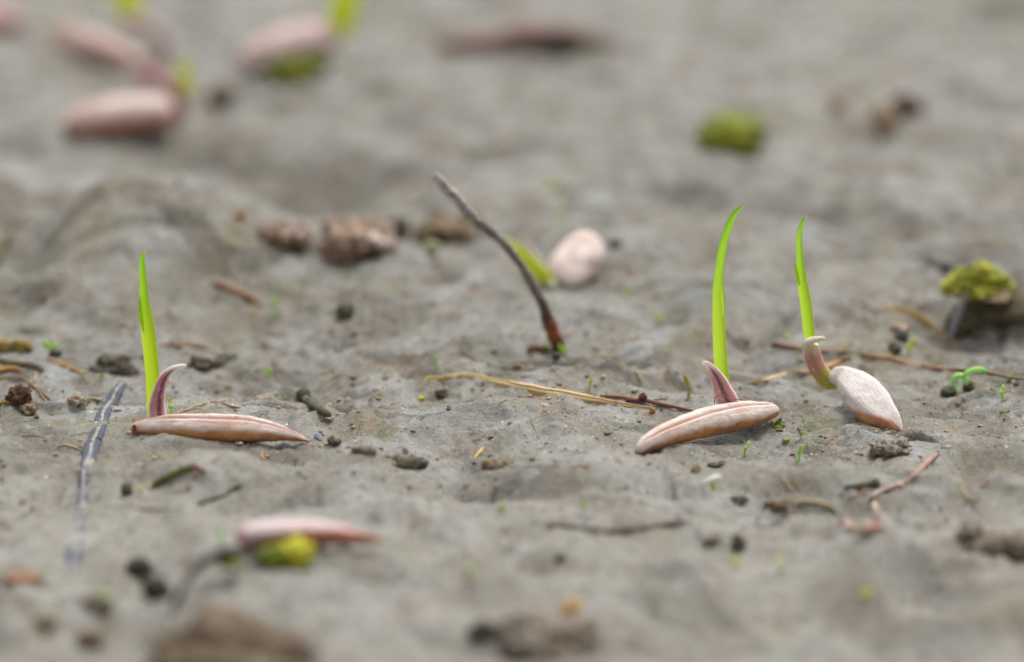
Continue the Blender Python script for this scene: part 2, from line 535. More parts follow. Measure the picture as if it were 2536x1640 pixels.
def lump_data(c, r, amp=.25, freq=1.0, sub=4, seed=0, flat=0.0, tilt=0.0):
    bm = bmesh.new()
    bmesh.ops.create_icosphere(bm, subdivisions=sub, radius=1)
    o = Vector((seed * 3.7, seed * 1.9, seed * .7))
    vs = []
    ct, st = math.cos(tilt), math.sin(tilt)
    for v in bm.verts:
        p = v.co.copy()
        k = 1 + amp * mnoise.noise((p + o) * 1.3 * freq) + amp * .6 * mnoise.noise((p + o) * 3.1 * freq) + amp * .4 * mnoise.noise((p + o) * 6.5 * freq) + amp * .42 * mnoise.noise((p + o) * 11 * freq) + amp * .25 * mnoise.noise((p + o) * 24 * freq)
        p = p * k
        x, y, z = p.x * r[0], p.y * r[1], p.z * r[2]
        vs.append(Vector((c.x + x * ct - z * st, c.y + y, c.z + x * st + z * ct)))
    fs = [tuple(v.index for v in f.verts) for f in bm.faces]
    bm.free()
    return vs, fs, None
def lump_at(p, hx, hy, ry=1.0, sink=.25):
    """pixel centre and half sizes -> centre and radii of a lump that sits in the mud"""
    g = P(p[0], p[1] + hy * .75)
    k = px2cm(g)
    rx, rz = hx * k, hy * k * 1.02
    c = Q(p[0], p[1], g.y + rx * ry * .45)
    c.z = min(c.z, hz(c.x, c.y) + rz * (1 - sink) + .02)
    return c, (rx, rx * ry, rz)
def lump(name, label, cat, mat, p, hx, hy, ry=1.0, amp=.25, freq=1.0, sub=4, seed=0, group=None, tilt=0.0, sink=.25, multi=True):
    if name == 'soil_crust': amp, sink = amp * 1.5, .5
    elif name == 'mud_clod': amp, sink = amp * 1.35, .5 if group == 'clods in the middle distance' else .38
    c, r = lump_at(p, hx, hy, ry, sink)
    d = lump_data(c, r, amp, freq, sub, seed, tilt=tilt)
    if name in ('soil_crust', 'mud_clod', 'moss_clump') and multi:            # a clod is several crumbs stuck together
        g = random.Random(seed)
        d = lump_data(c, [v * .82 for v in r], amp, freq, sub, seed, tilt=tilt)
        vs, fs = list(d[0]), list(d[1])
        for k in range(14 if group == 'clods in the middle distance' else 6):
            a = g.uniform(0, 6.28); q = g.uniform(.2, .38) if group == 'clods in the middle distance' else g.uniform(.28, .5); e = g.uniform(.55, .95)
            cc = c + Vector((r[0] * e * math.cos(a), r[1] * e * math.sin(a), r[2] * g.uniform(-.55, .6)))
            v2, f2, _ = lump_data(cc, [q * r[0], q * r[1], q * (r[2] + r[0]) * .6], amp, freq, 3, seed + 200 + k)
            o = len(vs); vs += v2; fs += [tuple(i + o for i in f) for f in f2]
        d = (vs, fs, None)
    return tag(mesh_obj(name, d, mat, None, c), label, cat, group)

# ------------------------------------------------------------------ ground sheet
def axis(core):
    core = list(core)
    lo, hi, st = [], [], .06
    a, b = core[0], core[-1]
    while b < 400:
        st *= 1.16; a -= st; b += st
        lo.append(a); hi.append(b)
    return np.array(lo[::-1] + core + hi)
gx = axis(np.arange(-8.6, 8.61, .023))
gy = axis(np.concatenate([np.arange(-9, -3.2, .045), np.arange(-3.2, 5.0, .023), np.arange(5.0, 20, .075)]))
GX, GY = np.meshgrid(gx, gy)
GZ = H(GX, GY)
co = np.stack([GX, GY, GZ], -1).reshape(-1, 3).astype(np.float32) * S
nx, ny = len(gx), len(gy)
ii = (np.arange(ny - 1)[:, None] * nx + np.arange(nx - 1)[None, :]).ravel()
quads = np.stack([ii, ii + 1, ii + nx + 1, ii + nx], -1).astype(np.int32)
me = bpy.data.meshes.new("ground")
me.vertices.add(len(co)); me.vertices.foreach_set("co", co.ravel())
me.loops.add(quads.size); me.loops.foreach_set("vertex_index", quads.ravel())
me.polygons.add(len(quads))
me.polygons.foreach_set("loop_start", np.arange(0, quads.size, 4, dtype=np.int32))
me.polygons.foreach_set("loop_total", np.full(len(quads), 4, dtype=np.int32))
me.polygons.foreach_set("use_smooth", np.ones(len(quads), dtype=bool))
dark_patch = np.zeros(GX.shape)  # weight of the darker mud colour, one soft blob per listed spot
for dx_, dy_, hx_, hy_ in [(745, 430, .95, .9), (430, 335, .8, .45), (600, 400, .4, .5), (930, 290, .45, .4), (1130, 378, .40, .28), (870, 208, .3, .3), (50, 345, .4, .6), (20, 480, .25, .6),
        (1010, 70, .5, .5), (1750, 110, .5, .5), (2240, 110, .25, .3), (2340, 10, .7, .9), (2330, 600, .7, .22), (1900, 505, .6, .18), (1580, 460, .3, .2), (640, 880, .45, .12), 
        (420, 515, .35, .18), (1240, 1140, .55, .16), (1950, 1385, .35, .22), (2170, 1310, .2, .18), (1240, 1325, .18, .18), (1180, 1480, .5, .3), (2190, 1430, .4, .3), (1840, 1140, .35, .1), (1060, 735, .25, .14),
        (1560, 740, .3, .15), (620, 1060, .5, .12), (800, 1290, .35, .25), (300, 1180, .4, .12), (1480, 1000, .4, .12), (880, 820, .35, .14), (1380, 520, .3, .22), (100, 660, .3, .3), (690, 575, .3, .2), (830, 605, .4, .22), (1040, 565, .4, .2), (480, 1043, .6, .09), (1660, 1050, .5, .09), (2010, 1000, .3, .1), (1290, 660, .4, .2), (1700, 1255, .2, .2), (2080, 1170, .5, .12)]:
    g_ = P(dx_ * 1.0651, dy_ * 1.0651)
    dark_patch = np.maximum(dark_patch, np.exp(-((GX - g_.x) / hx_) ** 2 - ((GY - g_.y) / hy_) ** 2))
me.update(); me.validate()
at_ = me.attributes.new("dark_patch", 'FLOAT', 'POINT'); at_.data.foreach_set("value", dark_patch.ravel().astype(np.float32))
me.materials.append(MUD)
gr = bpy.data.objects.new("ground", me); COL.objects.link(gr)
tag(gr, "wet grey brown mud flat with small ripples, lumps and hollows", "ground", kind="structure")

# ================================================================== the seedlings
GRP = "seeds sprouting on the mud"
def groove(phi0, w=.16, dep=.10, t0=.06, t1=.97, drift=0.0):
    def f(t, ph):
        d = (ph - (phi0 + drift * (t - .5)) + math.pi) % (2 * math.pi) - math.pi
        e = max(0, min(1, (t - t0) / .08)) * max(0, min(1, (t1 - t) / .05))
        g = math.exp(-(d / w) ** 2) * e
        rim = math.exp(-((abs(d) - 2.1 * w) / (1.1 * w)) ** 2) * e
        return 1 - dep * g + dep * .35 * rim, math.exp(-(d / (w * .7)) ** 2) * e
    return f

# ---- left seedling
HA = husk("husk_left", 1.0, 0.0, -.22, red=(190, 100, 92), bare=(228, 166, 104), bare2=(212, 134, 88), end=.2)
LEAF_A = leaf_mat("leaf_left", (222, 206, 170), (206, 236, 50), (172, 236, 54), (236, 236, 130))
COT_A = cot_mat("cotyledon_left", (214, 178, 168), (176, 112, 120), (86, 42, 70), (226, 212, 204), (234, 226, 190), dpos=-.25)
ptsA = [(70, 1345, 6), (75, 1344, 24), (86, 1343, 38), (112, 1342, 49), (200, 1335, 68), (330, 1326, 86), (480, 1330, 96), (680, 1338, 103), (880, 1344, 98),
        (1020, 1356, 82), (1140, 1373, 58), (1240, 1397, 36), (1320, 1420, 17), (1358, 1431, 5)]
pA = [cA(*p) for p in ptsA]
y0 = P(cA(110, 1392)).y + .10; y1 = P(cA(1355, 1440)).y + .02
A = root("seedling", "leftmost of the three sharp seedlings, flat pink seed with one straight green leaf", "seedling", P(cA(300, 1400)), GRP)
sA = mesh_obj("seed", loft(upright(pA, y0, 1.45, y1), 110, 84, shape=groove(.74, .13, .20, .14), rough=.05, rscale=9), HA, A)
lA = mesh_obj("leaf", blade(upright([cA(*p) for p in [(244, 1340, 42), (240, 1270, 46), (232, 1200, 47), (228, 1080, 48), (225, 950, 50), (214, 820, 52), (197, 660, 51), (181, 540, 49), (171, 460, 40), (165, 390, 32), (157, 250, 26), (150, 130, 19), (158, 84, 12), (182, 57, 2)]], y0 + .16, .42), 70), LEAF_A, A)
mesh_obj("leaf_sheath", blade(upright([cA(*p) for p in [(162, 650, 4), (147, 565, 15), (137, 485, 15), (134, 425, 10), (138, 392, 3)]], y0 + .10, .5), 40), leaf_mat("leaf_sheath_left", (226, 200, 182), (206, 234, 50), (196, 214, 56), (170, 120, 60), .72), lA)
mesh_obj("cotyledon", loft(upright([cA(*p) for p in [(262, 1310, 66), (262, 1250, 66), (258, 1180, 60), (265, 1120, 52), (280, 1050, 43), (302, 990, 36), (337, 940, 29), (390, 908, 23), (440, 893, 17), (462, 888, 11), (472, 887, 3)]], y0 + .03, .62), 50, 22,
        shape=lambda t, ph: (1 - .22 * math.exp(-((ph - 1.75) / .4) ** 2), 0)), COT_A, A)
mesh_obj("seed_scar", lump_data(Q(*cA(96, 1336)[:2], y0 - .10), (.018, .02, .03), .25, sub=3), earth("seed_scar", srgb(150, 84, 76), srgb(110, 60, 58), scale=20), sA)

# ---- middle seedling
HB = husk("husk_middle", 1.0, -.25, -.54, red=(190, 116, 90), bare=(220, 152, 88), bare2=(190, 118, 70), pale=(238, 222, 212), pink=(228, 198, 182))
LEAF_B = leaf_mat("leaf_middle", (200, 232, 54), (204, 238, 66), (176, 238, 64), (236, 240, 180))
COT_B = cot_mat("cotyledon_middle", (178, 116, 118), (186, 130, 130), (92, 58, 70), (220, 198, 188), (232, 220, 216), dpos=.0)
ptsB = [(146, 1400, 4), (160, 1385, 50), (215, 1325, 92), (300, 1260, 116), (450, 1190, 140), (620, 1125, 158), (820, 1065, 176), (1050, 1000, 190), (1300, 950, 192),
        (1500, 915, 180), (1680, 890, 148), (1800, 872, 116), (1880, 860, 84), (1920, 858, 44), (1930, 856, 6)]
pB = [cB(*p) for p in ptsB]
yb0 = P(cB(195, 1442)).y + .06; yb1 = P(cB(1850, 1010)).y + .02
Bt = root("seedling", "tallest seedling, curved green leaf over a pale pink seed with a purple hook", "seedling", P(cB(1100, 1190)), GRP)
sB = mesh_obj("seed", loft(upright(pB, yb0, 1.15, yb1), 110, 84, shape=groove(.92, .12, .15, .03, .95, -.45), rough=.05, rscale=9), HB, Bt)
def yB(x): return yb0 + (yb1 - yb0) * (cB(x, 0)[0] - pB[0][0]) / (pB[-1][0] - pB[0][0])
mesh_obj("husk_flap", loft(upright([cB(*p) for p in [(1610, 1050, 5), (1680, 1000, 26), (1760, 945, 44), (1840, 890, 58), (1895, 850, 60), (1925, 835, 34), (1932, 830, 5)]], yB(1800) - .16, .45, yB(1900) - .03), 24, 14, rough=.15, rscale=12), HB, sB)
lB = mesh_obj("leaf", blade(upright([cB2(*p) for p in [(650, 1230, 34), (640, 1150, 38), (634, 1070, 39), (628, 1000, 38), (622, 900, 37), (617, 770, 36), (614, 690, 33.5), (612, 620, 30), (612, 570, 28), (618, 500, 26), (630, 400, 24.5), (650, 305, 21), (675, 230, 18), (703, 172, 14), (735, 140, 8), (758, 123, 2)]], yB(1250) + .20, .42), 70), LEAF_B, Bt)
mesh_obj("leaf_sheath", blade(upright([cB2(*p) for p in [(645, 740, 3), (641, 670, 9), (638, 615, 10), (638, 572, 6), (641, 552, 1.5)]], yB(1250) + .15, .5), 40), leaf_mat("leaf_sheath_middle", (200, 230, 56), (208, 240, 78), (212, 240, 86), (232, 240, 170), .72), lB)
cBo = mesh_obj("cotyledon", loft(upright([cB(*p) for p in [(1330, 830, 146), (1300, 760, 142), (1268, 680, 134), (1232, 600, 120), (1192, 500, 104), (1135, 400, 82), (1070, 315, 62), (1020, 272, 48), (985, 254, 32), (968, 248, 6)]], yB(1250) + .10, .55), 50, 22,
        shape=lambda t, ph: (1 - .25 * math.exp(-((ph - 1.6) / .35) ** 2), 0)), COT_B, Bt)
mesh_obj("root_hair", loft(upright([cB(*p) for p in [(1128, 800, 5), (1130, 700, 7), (1180, 668, 6), (1260, 680, 6), (1330, 720, 6), (1440, 712, 6), (1520, 728, 4)]], yB(1250) - .02, 1), 40, 8), earth("root_hair", srgb(150, 92, 70), srgb(110, 70, 50)), Bt)

# ---- right seedling
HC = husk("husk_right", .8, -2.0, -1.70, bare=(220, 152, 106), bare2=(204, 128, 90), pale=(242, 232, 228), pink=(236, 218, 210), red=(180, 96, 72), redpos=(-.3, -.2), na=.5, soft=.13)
LEAF_C = leaf_mat("leaf_right", (192, 232, 54), (198, 236, 62), (180, 238, 64), (236, 240, 170))
COT_C = cot_mat("cotyledon_right", (164, 164, 40), (178, 124, 104), (150, 98, 88), (196, 176, 144), (226, 216, 192), dpos=.1, e0=.86, dk=.5, b0=.27)
# axis from the raised rear end to the tip, half widths across it
ptsC = [(548, 640, 8), (556, 646, 62), (580, 658, 104), (640, 676, 128), (712, 696, 152), (805, 768, 206), (915, 862, 250), (1030, 985, 258), (1150, 1103, 232), (1270, 1198, 172), (1367, 1280, 103), (1430, 1344, 45), (1455, 1376, 20), (1464, 1388, 5)]
yt = P(cC(1450, 1400)).y + .03
yr = P0(*cC(570, 660)[:2], .30 + hz(*P(cC(570, 860)).xy)).y
pC = [cC(*p) for p in ptsC]
Ct = root("seedling", "rightmost seedling, whitish teardrop seed lying broadside with a short upright green leaf", "seedling", P(cC(1000, 1290)), GRP)
mesh_obj("seed", loft(upright(pC, yr, .46, yt), 80, 56, shape=lambda t, ph: (1 + .045 * mnoise.noise(Vector((t * 7, math.cos(ph) * 2, math.sin(ph) * 2))) + .22 * math.exp(-((ph - 1.9) / .3) ** 2) * math.sin(math.pi * min(1, max(0, t))) - .05 * math.exp(-((ph - 1.2) / .3) ** 2), 0)), HC, Ct)
lC = mesh_obj("leaf", blade(upright([cC2(*p) for p in [(262, 900, 27), (256, 850, 30), (250, 800, 32), (240, 720, 34), (232, 640, 34), (222, 560, 33), (207, 480, 30), (197, 395, 25), (190, 300, 20), (188, 220, 17), (196, 150, 14), (212, 108, 8), (232, 81, 2)]], yr + .03, .45), 70), LEAF_C, Ct)
mesh_obj("leaf_sheath", blade(upright([cC2(*p) for p in [(190, 490, 4), (177, 440, 11), (169, 398, 9), (168, 362, 2)]], yr - .01, .5), 40), leaf_mat("leaf_sheath_right", (192, 230, 54), (202, 238, 66), (216, 236, 74), (240, 232, 110), .72), lC)
co_ = mesh_obj("cotyledon", loft(upright([cC(*p) for p in [(640, 770, 50), (590, 768, 84), (520, 735, 106), (440, 655, 112), (378, 565, 112), (334, 455, 110), (312, 345, 103), (306, 270, 92), (318, 232, 70), (340, 218, 30)]], yr, .6), 44, 22), COT_C, Ct)
mesh_obj("cotyledon_lip", loft(upright([cC(*p) for p in [(206, 480, 6), (203, 400, 16), (208, 320, 24), (226, 264, 34), (270, 236, 44), (330, 216, 44), (390, 204, 36), (440, 196, 28), (470, 203, 20), (486, 213, 5)]], yr - .09, .9), 30, 12), earth("cotyledon_lip", srgb(214, 206, 186), srgb(196, 186, 160), scale=10, bump=.01), co_)

# ---- blurred seedling behind the stick
GREENY = leaf_mat("leaf_behind", (206, 214, 60), (224, 232, 70), (224, 232, 76), (226, 232, 90))
PINK = husk("husk_behind", .7, 0, -.9, pale=(232, 216, 208), pink=(224, 198, 186))
pD = [cD(*p) for p in [(1488, 396, 20), (1500, 380, 88), (1536, 334, 128), (1590, 265, 143), (1650, 195, 137), (1704, 146, 114), (1738, 118, 72), (1750, 107, 12)]]
yd0 = P(cD(1560, 440)).y + .08
Dt = root("seedling", "blurred seedling just behind the leaning grey stick, rounded pink seed and slanting yellow-green leaf", "seedling", P(cD(1500, 430)), GRP)
rows = []
for px, py, hw in pD:
    yy = yd0 + (430 - (py - 550) / .38955) / 340 * .55
    c = Q(px, py, yy); a = hw * px2cm(c); rows.append((c.x, c.y, c.z, a, a * .7))
mesh_obj("seed", loft(rows, 60, 48, shape=lambda t, ph: (1 + .16 * mnoise.noise(Vector((t * 3.2 + 4, math.cos(ph) * 1.3, math.sin(ph) * 1.3))) + .07 * mnoise.noise(Vector((t * 9, math.cos(ph) * 3, math.sin(ph) * 3))) - .10 * math.exp(-((ph - 1.3) / .3) ** 2), 0)), PINK, Dt)
mesh_obj("leaf", loft(upright([cD(*p) for p in [(1530, 400, 26), (1480, 392, 40), (1425, 362, 46), (1350, 295, 46), (1270, 222, 42), (1200, 155, 34), (1160, 118, 20), (1142, 102, 4)]], yd0 + .05, .7), 30, 14), GREENY, Dt)
mesh_obj("cotyledon", loft(upright([cD(*p) for p in [(1400, 330, 20), (1350, 240, 34), (1300, 165, 28), (1275, 115, 16), (1268, 92, 4)]], yd0 + .16, .5), 24, 14), earth("pale_cotyledon", srgb(214, 200, 192), srgb(196, 180, 172), scale=10, bump=.01), Dt)
mesh_obj("root_tip", loft(upright([cD(*p) for p in [(1440, 370, 12), (1460, 400, 22), (1462, 430, 20), (1455, 452, 5)]], yd0 - .03, .8), 16, 12), earth("white_root", srgb(216, 214, 200), srgb(190, 190, 172), scale=10, bump=.01), Dt)

# ---- blurred seeds at the top left
PALE = husk("husk_far", 1.0, .25, -.22, bare=(206, 120, 84), bare2=(170, 100, 78), pale=(226, 204, 194), pink=(208, 170, 156))
MAUVE = earth("mauve_skin", srgb(184, 146, 144), srgb(160, 118, 118), scale=5, bump=.02)
yE = P(cI(600, 890)).y + .2
Et = root("seedling", "blurred pale seed with orange end and hooked mauve stalk, behind the left mud rise", "seedling", P(cI(750, 870)), GRP)
mesh_obj("seed", loft(upright([cI(*p) for p in [(396, 806, 5), (410, 806, 54), (475, 786, 88), (600, 752, 112), (780, 728, 118), (950, 712, 114), (1046, 704, 98), (1088, 698, 62), (1102, 696, 8)]], yE, 1.0), 50, 36), PALE, Et)
mesh_obj("cotyledon", loft(upright([cI(*p) for p in [(1080, 800, 40), (1130, 760, 46), (1150, 690, 44), (1120, 600, 44), (1060, 530, 50), (970, 490, 56), (890, 480, 44), (860, 478, 6)]], yE + .5, .8), 36, 18), MAUVE, Et)
mesh_obj("leaf", loft(upright([cI(*p) for p in [(1150, 650, 30), (1165, 600, 42), (1168, 520, 46), (1168, 450, 40), (1170, 405, 26), (1172, 385, 5)]], yE + .6, .5), 24, 14), GREENY, Et)
yE2 = P(cI(650, 440)).y + .3
E2 = root("seedling", "blurred mauve-pink seed slanting down rightward near the top left corner", "seedling", P(cI(600, 400)), GRP)
mesh_obj("seed", loft(upright([cI(*p) for p in [(345, 195, 6), (360, 205, 60), (420, 235, 92), (560, 285, 104), (700, 340, 100), (820, 395, 84), (880, 430, 50), (895, 440, 6)]], yE2 + .2, .9, yE2 - .3), 50, 32), husk("husk_mauve", 1, 0, -.75, pale=(196, 170, 160), pink=(180, 146, 136), bare=(160, 100, 84)), E2)
mesh_obj("cotyledon", loft(upright([cI(*p) for p in [(880, 430, 40), (990, 390, 46), (1040, 320, 46), (1010, 220, 50), (900, 150, 50), (780, 120, 44), (740, 116, 6)]], yE2 + .5, .7), 36, 16), earth("mauve_pale", srgb(190, 164, 158), srgb(176, 150, 140), scale=5), E2)
mesh_obj("leaf", loft(upright([cI(*p) for p in [(840, 150, 60), (820, 60, 90), (810, -20, 90), (800, -120, 70), (800, -240, 10)]], yE2 + .9, .4), 24, 14), GREENY, E2)
yE4 = P(cI(1800, 520)).y + .25
E4 = root("seedling", "blurred pink seed resting over a dark green moss patch, its yellow-green leaf leaving the frame", "seedling", P(cI(1800, 500)), GRP)
mesh_obj("seed", loft(upright([cI(*p) for p in [(1510, 420, 6), (1530, 412, 60), (1600, 385, 104), (1750, 325, 130), (1900, 280, 128), (2040, 245, 110), (2120, 220, 70), (2145, 212, 6)]], yE4, .9, yE4 + .3), 50, 32), husk("husk_moss", 1, 0, -.55, pale=(214, 190, 186), pink=(202, 166, 160), bare=(150, 100, 84), bare2=(130, 90, 76)), E4)
mesh_obj("leaf", loft(upright([cI(*p) for p in [(2130, 260, 40), (2160, 160, 80), (2185, 60, 90), (2200, -40, 84), (2210, -160, 60), (2215, -280, 8)]], yE4 + .35, .4), 24, 14), GREENY, E4)
yE3 = P(cI(30, 230)).y + .2
tag(mesh_obj("seed", loft(upright([cI(*p) for p in [(-330, 110, 8), (-300, 112, 60), (-160, 122, 100), (-20, 130, 100), (80, 135, 74), (125, 138, 40), (140, 140, 5)]], yE3, .9), 40, 28), husk("husk_edge", 1, 0, -.1, pale=(214, 180, 180), pink=(206, 160, 160), bare=(150, 104, 100)), None, P(cI(30, 220))),
    "blurred pink seed cut off by the left edge of the photo near the top", "seed", GRP)

# ---- pale seed in the foreground
HF = husk("husk_front", .8, -1.3, -.48, pale=(230, 212, 210), pink=(222, 190, 188), bare=(204, 132, 100), bare2=(178, 108, 80), red=(190, 84, 92), redpos=(0, .16), na=.5, soft=.12, end=.9)
yF = P(cF(1700, 805)).y + .10
tag(mesh_obj("seed", loft(upright([DS(*p) for p in [(549, 1250, 2), (553, 1249, 14), (570, 1245, 24), (620, 1240, 30), (690, 1238, 31), (760, 1241, 28), (820, 1248, 19), (865, 1254, 11), (892, 1257, 3)]], yF, 1.4), 70, 40), HF, None, P(cF(1750, 800))),
    "pale pink seed with a red end lying behind the mossy ball in the foreground", "seed", GRP)

# ---- rotten seed far behind, top centre
ROT = husk("husk_rotten", 1.0, -.3, .2, pale=(150, 122, 112), pink=(138, 104, 94), bare=(104, 74, 64), bare2=(84, 62, 56))
yJ = P(cJ(900, 350)).y + .2
tag(mesh_obj("seed", loft(upright([cJ(*p) for p in [(580, 285, 6), (620, 282, 50), (760, 292, 66), (950, 275, 80), (1150, 235, 92), (1350, 225, 80), (1500, 240, 52), (1620, 258, 30), (1740, 280, 26), (1790, 288, 5)]], yJ, .9), 60, 28, rough=.18, rscale=2), ROT, None, P(cJ(1100, 330))),
    "long dark brown rotting seed blurred at the top centre", "seed", GRP)
lump("moss_clump", "low olive moss patch at the foot of the rotting brown seed at the top", "moss", earth("moss_far", srgb(132, 128, 56), srgb(96, 94, 44)), cJ(1430, 290), 42, 12, .6, seed=3)

# ================================================================== moss and clods
MOSSY = earth("moss_yellow", srgb(184, 178, 44), srgb(136, 150, 34), srgb(206, 194, 56), scale=2.2, bump=.04)
MOSSG = earth("moss_green", srgb(88, 104, 16), srgb(134, 132, 24), srgb(56, 80, 16), scale=1.6, bump=.04)
CLOD = earth("clod", srgb(140, 130, 116), srgb(112, 100, 84), srgb(150, 132, 112), scale=3, bump=.05)
CLODD = earth("clod_dark", srgb(92, 84, 66), srgb(118, 108, 90), srgb(74, 68, 52), scale=4, bump=.05)
CLODP = earth("clod_pink", srgb(160, 136, 118), srgb(118, 94, 70), srgb(212, 194, 184), scale=2.4, bump=.05)
CLODB = earth("clod_brown", srgb(126, 106, 82), srgb(104, 86, 64), srgb(142, 124, 96), scale=3, bump=.05)
OLIVE = earth("pellet_olive", srgb(98, 96, 74), srgb(72, 72, 54), srgb(128, 124, 100), scale=8, bump=.04)
BLACK = earth("dark_crumb", srgb(76, 70, 62), srgb(56, 52, 46), srgb(104, 96, 84), scale=8, bump=.03)

lump("moss_ball", "round green moss ball standing alone on the mud in the upper right", "moss", MOSSG, cK(412, 872), 84, 53, .9, amp=.22, seed=5, sink=.12)
lump("moss_clump", "dark green moss patch under the blurred pink seed at the upper left", "moss", MOSSG, cI(1850, 440), 82, 33, .5, amp=.25, seed=6)
mb = cF(1850, 845)
t = root("moss_ball", "yellow-green double moss ball in front of the pale foreground seed", "moss", P(cF(1850, 930)))
c, r = lump_at(cF(1765, 865), 38, 30, .9, .1)
mesh_obj("moss_lobe", lump_data(c, r, .4, 1.3, seed=8), MOSSG, t)
c, r = lump_at(cF(1915, 838), 45, 37, .9, .1)
mesh_obj("moss_lobe", lump_data(c, r, .34, 1.3, seed=9), MOSSY, t)

# clod group behind the left-centre
lump("mud_clod", "brown clod with a pinkish face, leftmost of the row behind the mud rise", "clod", CLODP, cL(520, 345), 56, 34, .9, amp=.35, seed=11, group="clods in the middle distance")
lump("mud_clod", "largest clod of the middle-distance row, pinkish white peak and rusty underside", "clod", CLODP, cL(1120, 415), 98, 58, .8, amp=.38, seed=12, group="clods in the middle distance")
lump("mud_clod", "small dark clod wedged to the right of the pink-topped clod", "clod", CLODD, cL(1500, 290), 26, 32, .9, amp=.3, seed=13, group="clods in the middle distance")
lump("mud_clod", "dark brown clod just left of the upper part of the leaning stick", "clod", CLODB, cL(1900, 310), 88, 32, .8, amp=.3, seed=14, group="clods in the middle distance")
# right edge
t = root("mud_clod", "big dark clod at the right edge capped with yellow-green moss", "clod", P(cC2(1290, 860)), "clods in the middle distance")
yR = P0(*cC2(1290, 720)[:2]).y
def clump(items, Y, ry, amp, freq, seed, sub=4):
    vs, fs = [], []
    for q, (x, y, hx, hy) in enumerate(items):
        px, py, _ = cC2(x, y)
        cc = Q(px, py, Y + .05 * math.sin(q * 2.3)); kk = px2cm(cc) * .422
        v2, f2, _ = lump_data(cc, (hx * kk, ry * hx * kk, hy * kk), amp, freq, sub, seed + q)
        o = len(vs); vs += v2; fs += [tuple(i + o for i in f) for f in f2]
    return vs, fs, None
k = px2cm(Q(*cC2(1330, 700)[:2], yR))
mesh_obj("clod_body", clump([(1180, 690, 110, 95), (1330, 640, 150, 85), (1465, 640, 110, 105), (1260, 780, 150, 72), (1400, 760, 140, 85), (1110, 770, 70, 60), (1520, 740, 80, 80), (1250, 600, 90, 60)], yR + .35, 1.0, .30, 1.0, 15), earth('clod_mossy', srgb(104, 94, 72), srgb(76, 68, 52), srgb(130, 120, 98), scale=2.5, bump=.06), t)
mesh_obj("moss_cap", clump([(1100, 490, 70, 48), (1170, 450, 80, 58), (1250, 425, 84, 60), (1330, 455, 80, 55), (1395, 505, 60, 45), (1215, 505, 130, 50), (1300, 520, 110, 40), (1060, 520, 40, 34)], yR + .30, .9, .5, 1.5, 31), earth('moss_cap', srgb(178, 170, 56), srgb(120, 132, 44), srgb(130, 116, 72), scale=1.4, bump=.06), t)
c = Q(*cC2(1330, 535)[:2], yR + .3)
mesh_obj("soil_crust", lump_data(c, (110 * .422 * k, .3, 40 * .422 * k), .3, seed=17), CLODB, t)
DEADG = fibre_mat("dead_grass_grey", [(0, (140, 134, 140)), (.5, (160, 156, 164)), (1, (150, 144, 140))], (112, 106, 112), .6)
tag(mesh_obj("grass_blade", loft(upright([cC2(*p) for p in [(1058, 838, 8), (1076, 780, 17), (1104, 690, 20), (1138, 610, 19), (1166, 548, 14), (1176, 528, 4)]], yR - .12, .3), 30, 12), DEADG, None, P(cC2(1070, 838))),
    "pale grey dead grass blade leaning against the dark mossy clod", "grass blade")
ground_loft("leaf_scrap", "dark slate leaf scrap lying on the mud behind the mossy clod", "leaf scrap", BLACK, [cC2(*p) for p in [(780, 300, 8), (860, 330, 22), (950, 365, 34), (1040, 400, 34), (1090, 380, 20), (1110, 330, 10)]], .4, .8)
ground_loft("grass_blade", "yellowed dead blade lying left of the dark mossy clod", "grass blade", earth("straw_dull", srgb(160, 134, 84), srgb(140, 120, 76), scale=3), [cC2(*p) for p in [(690, 640, 10), (760, 640, 24), (860, 680, 34), (950, 735, 36), (1030, 790, 24), (1120, 850, 12)]], .3, .8)
lump("pebble", "pale pinkish pebble above a tiny green sprout left of the mossy clod", "pebble", CLODP, cC2(775, 745), 24, 14, .9, amp=.2, seed=18)
lump("soil_crumb", "dark crumb under the pale pinkish pebble at the right", "soil crumb", BLACK, cC2(790, 795), 16, 14, .9, amp=.3, seed=19)
lump("soil_crumb", "dark crumb left of the yellow-green sprout near the mossy clod", "soil crumb", CLODD, cC2(750, 860), 16, 14, .9, amp=.3, seed=20)
# far right
lump("pebble", "small rusty pebble blurred in the upper right, left of the beige husk", "pebble", earth("pebble_rust", srgb(160, 136, 110), srgb(140, 110, 84)), cK(1088, 668), 20, 20, .9, amp=.15, seed=21)
lump("husk_scrap", "beige blurred husk leaning on a dark brown crumb in the upper right", "husk", earth("beige", srgb(164, 146, 124), srgb(146, 126, 104)), cK(1385, 770), 34, 48, .8, amp=.2, seed=22, tilt=.2)
lump("mud_clod", "dark reddish brown crumb behind the beige husk in the upper right", "clod", earth("umber", srgb(78, 62, 56), srgb(104, 74, 62), srgb(50, 44, 42)), cK(1515, 670), 38, 34, .8, amp=.3, seed=23)
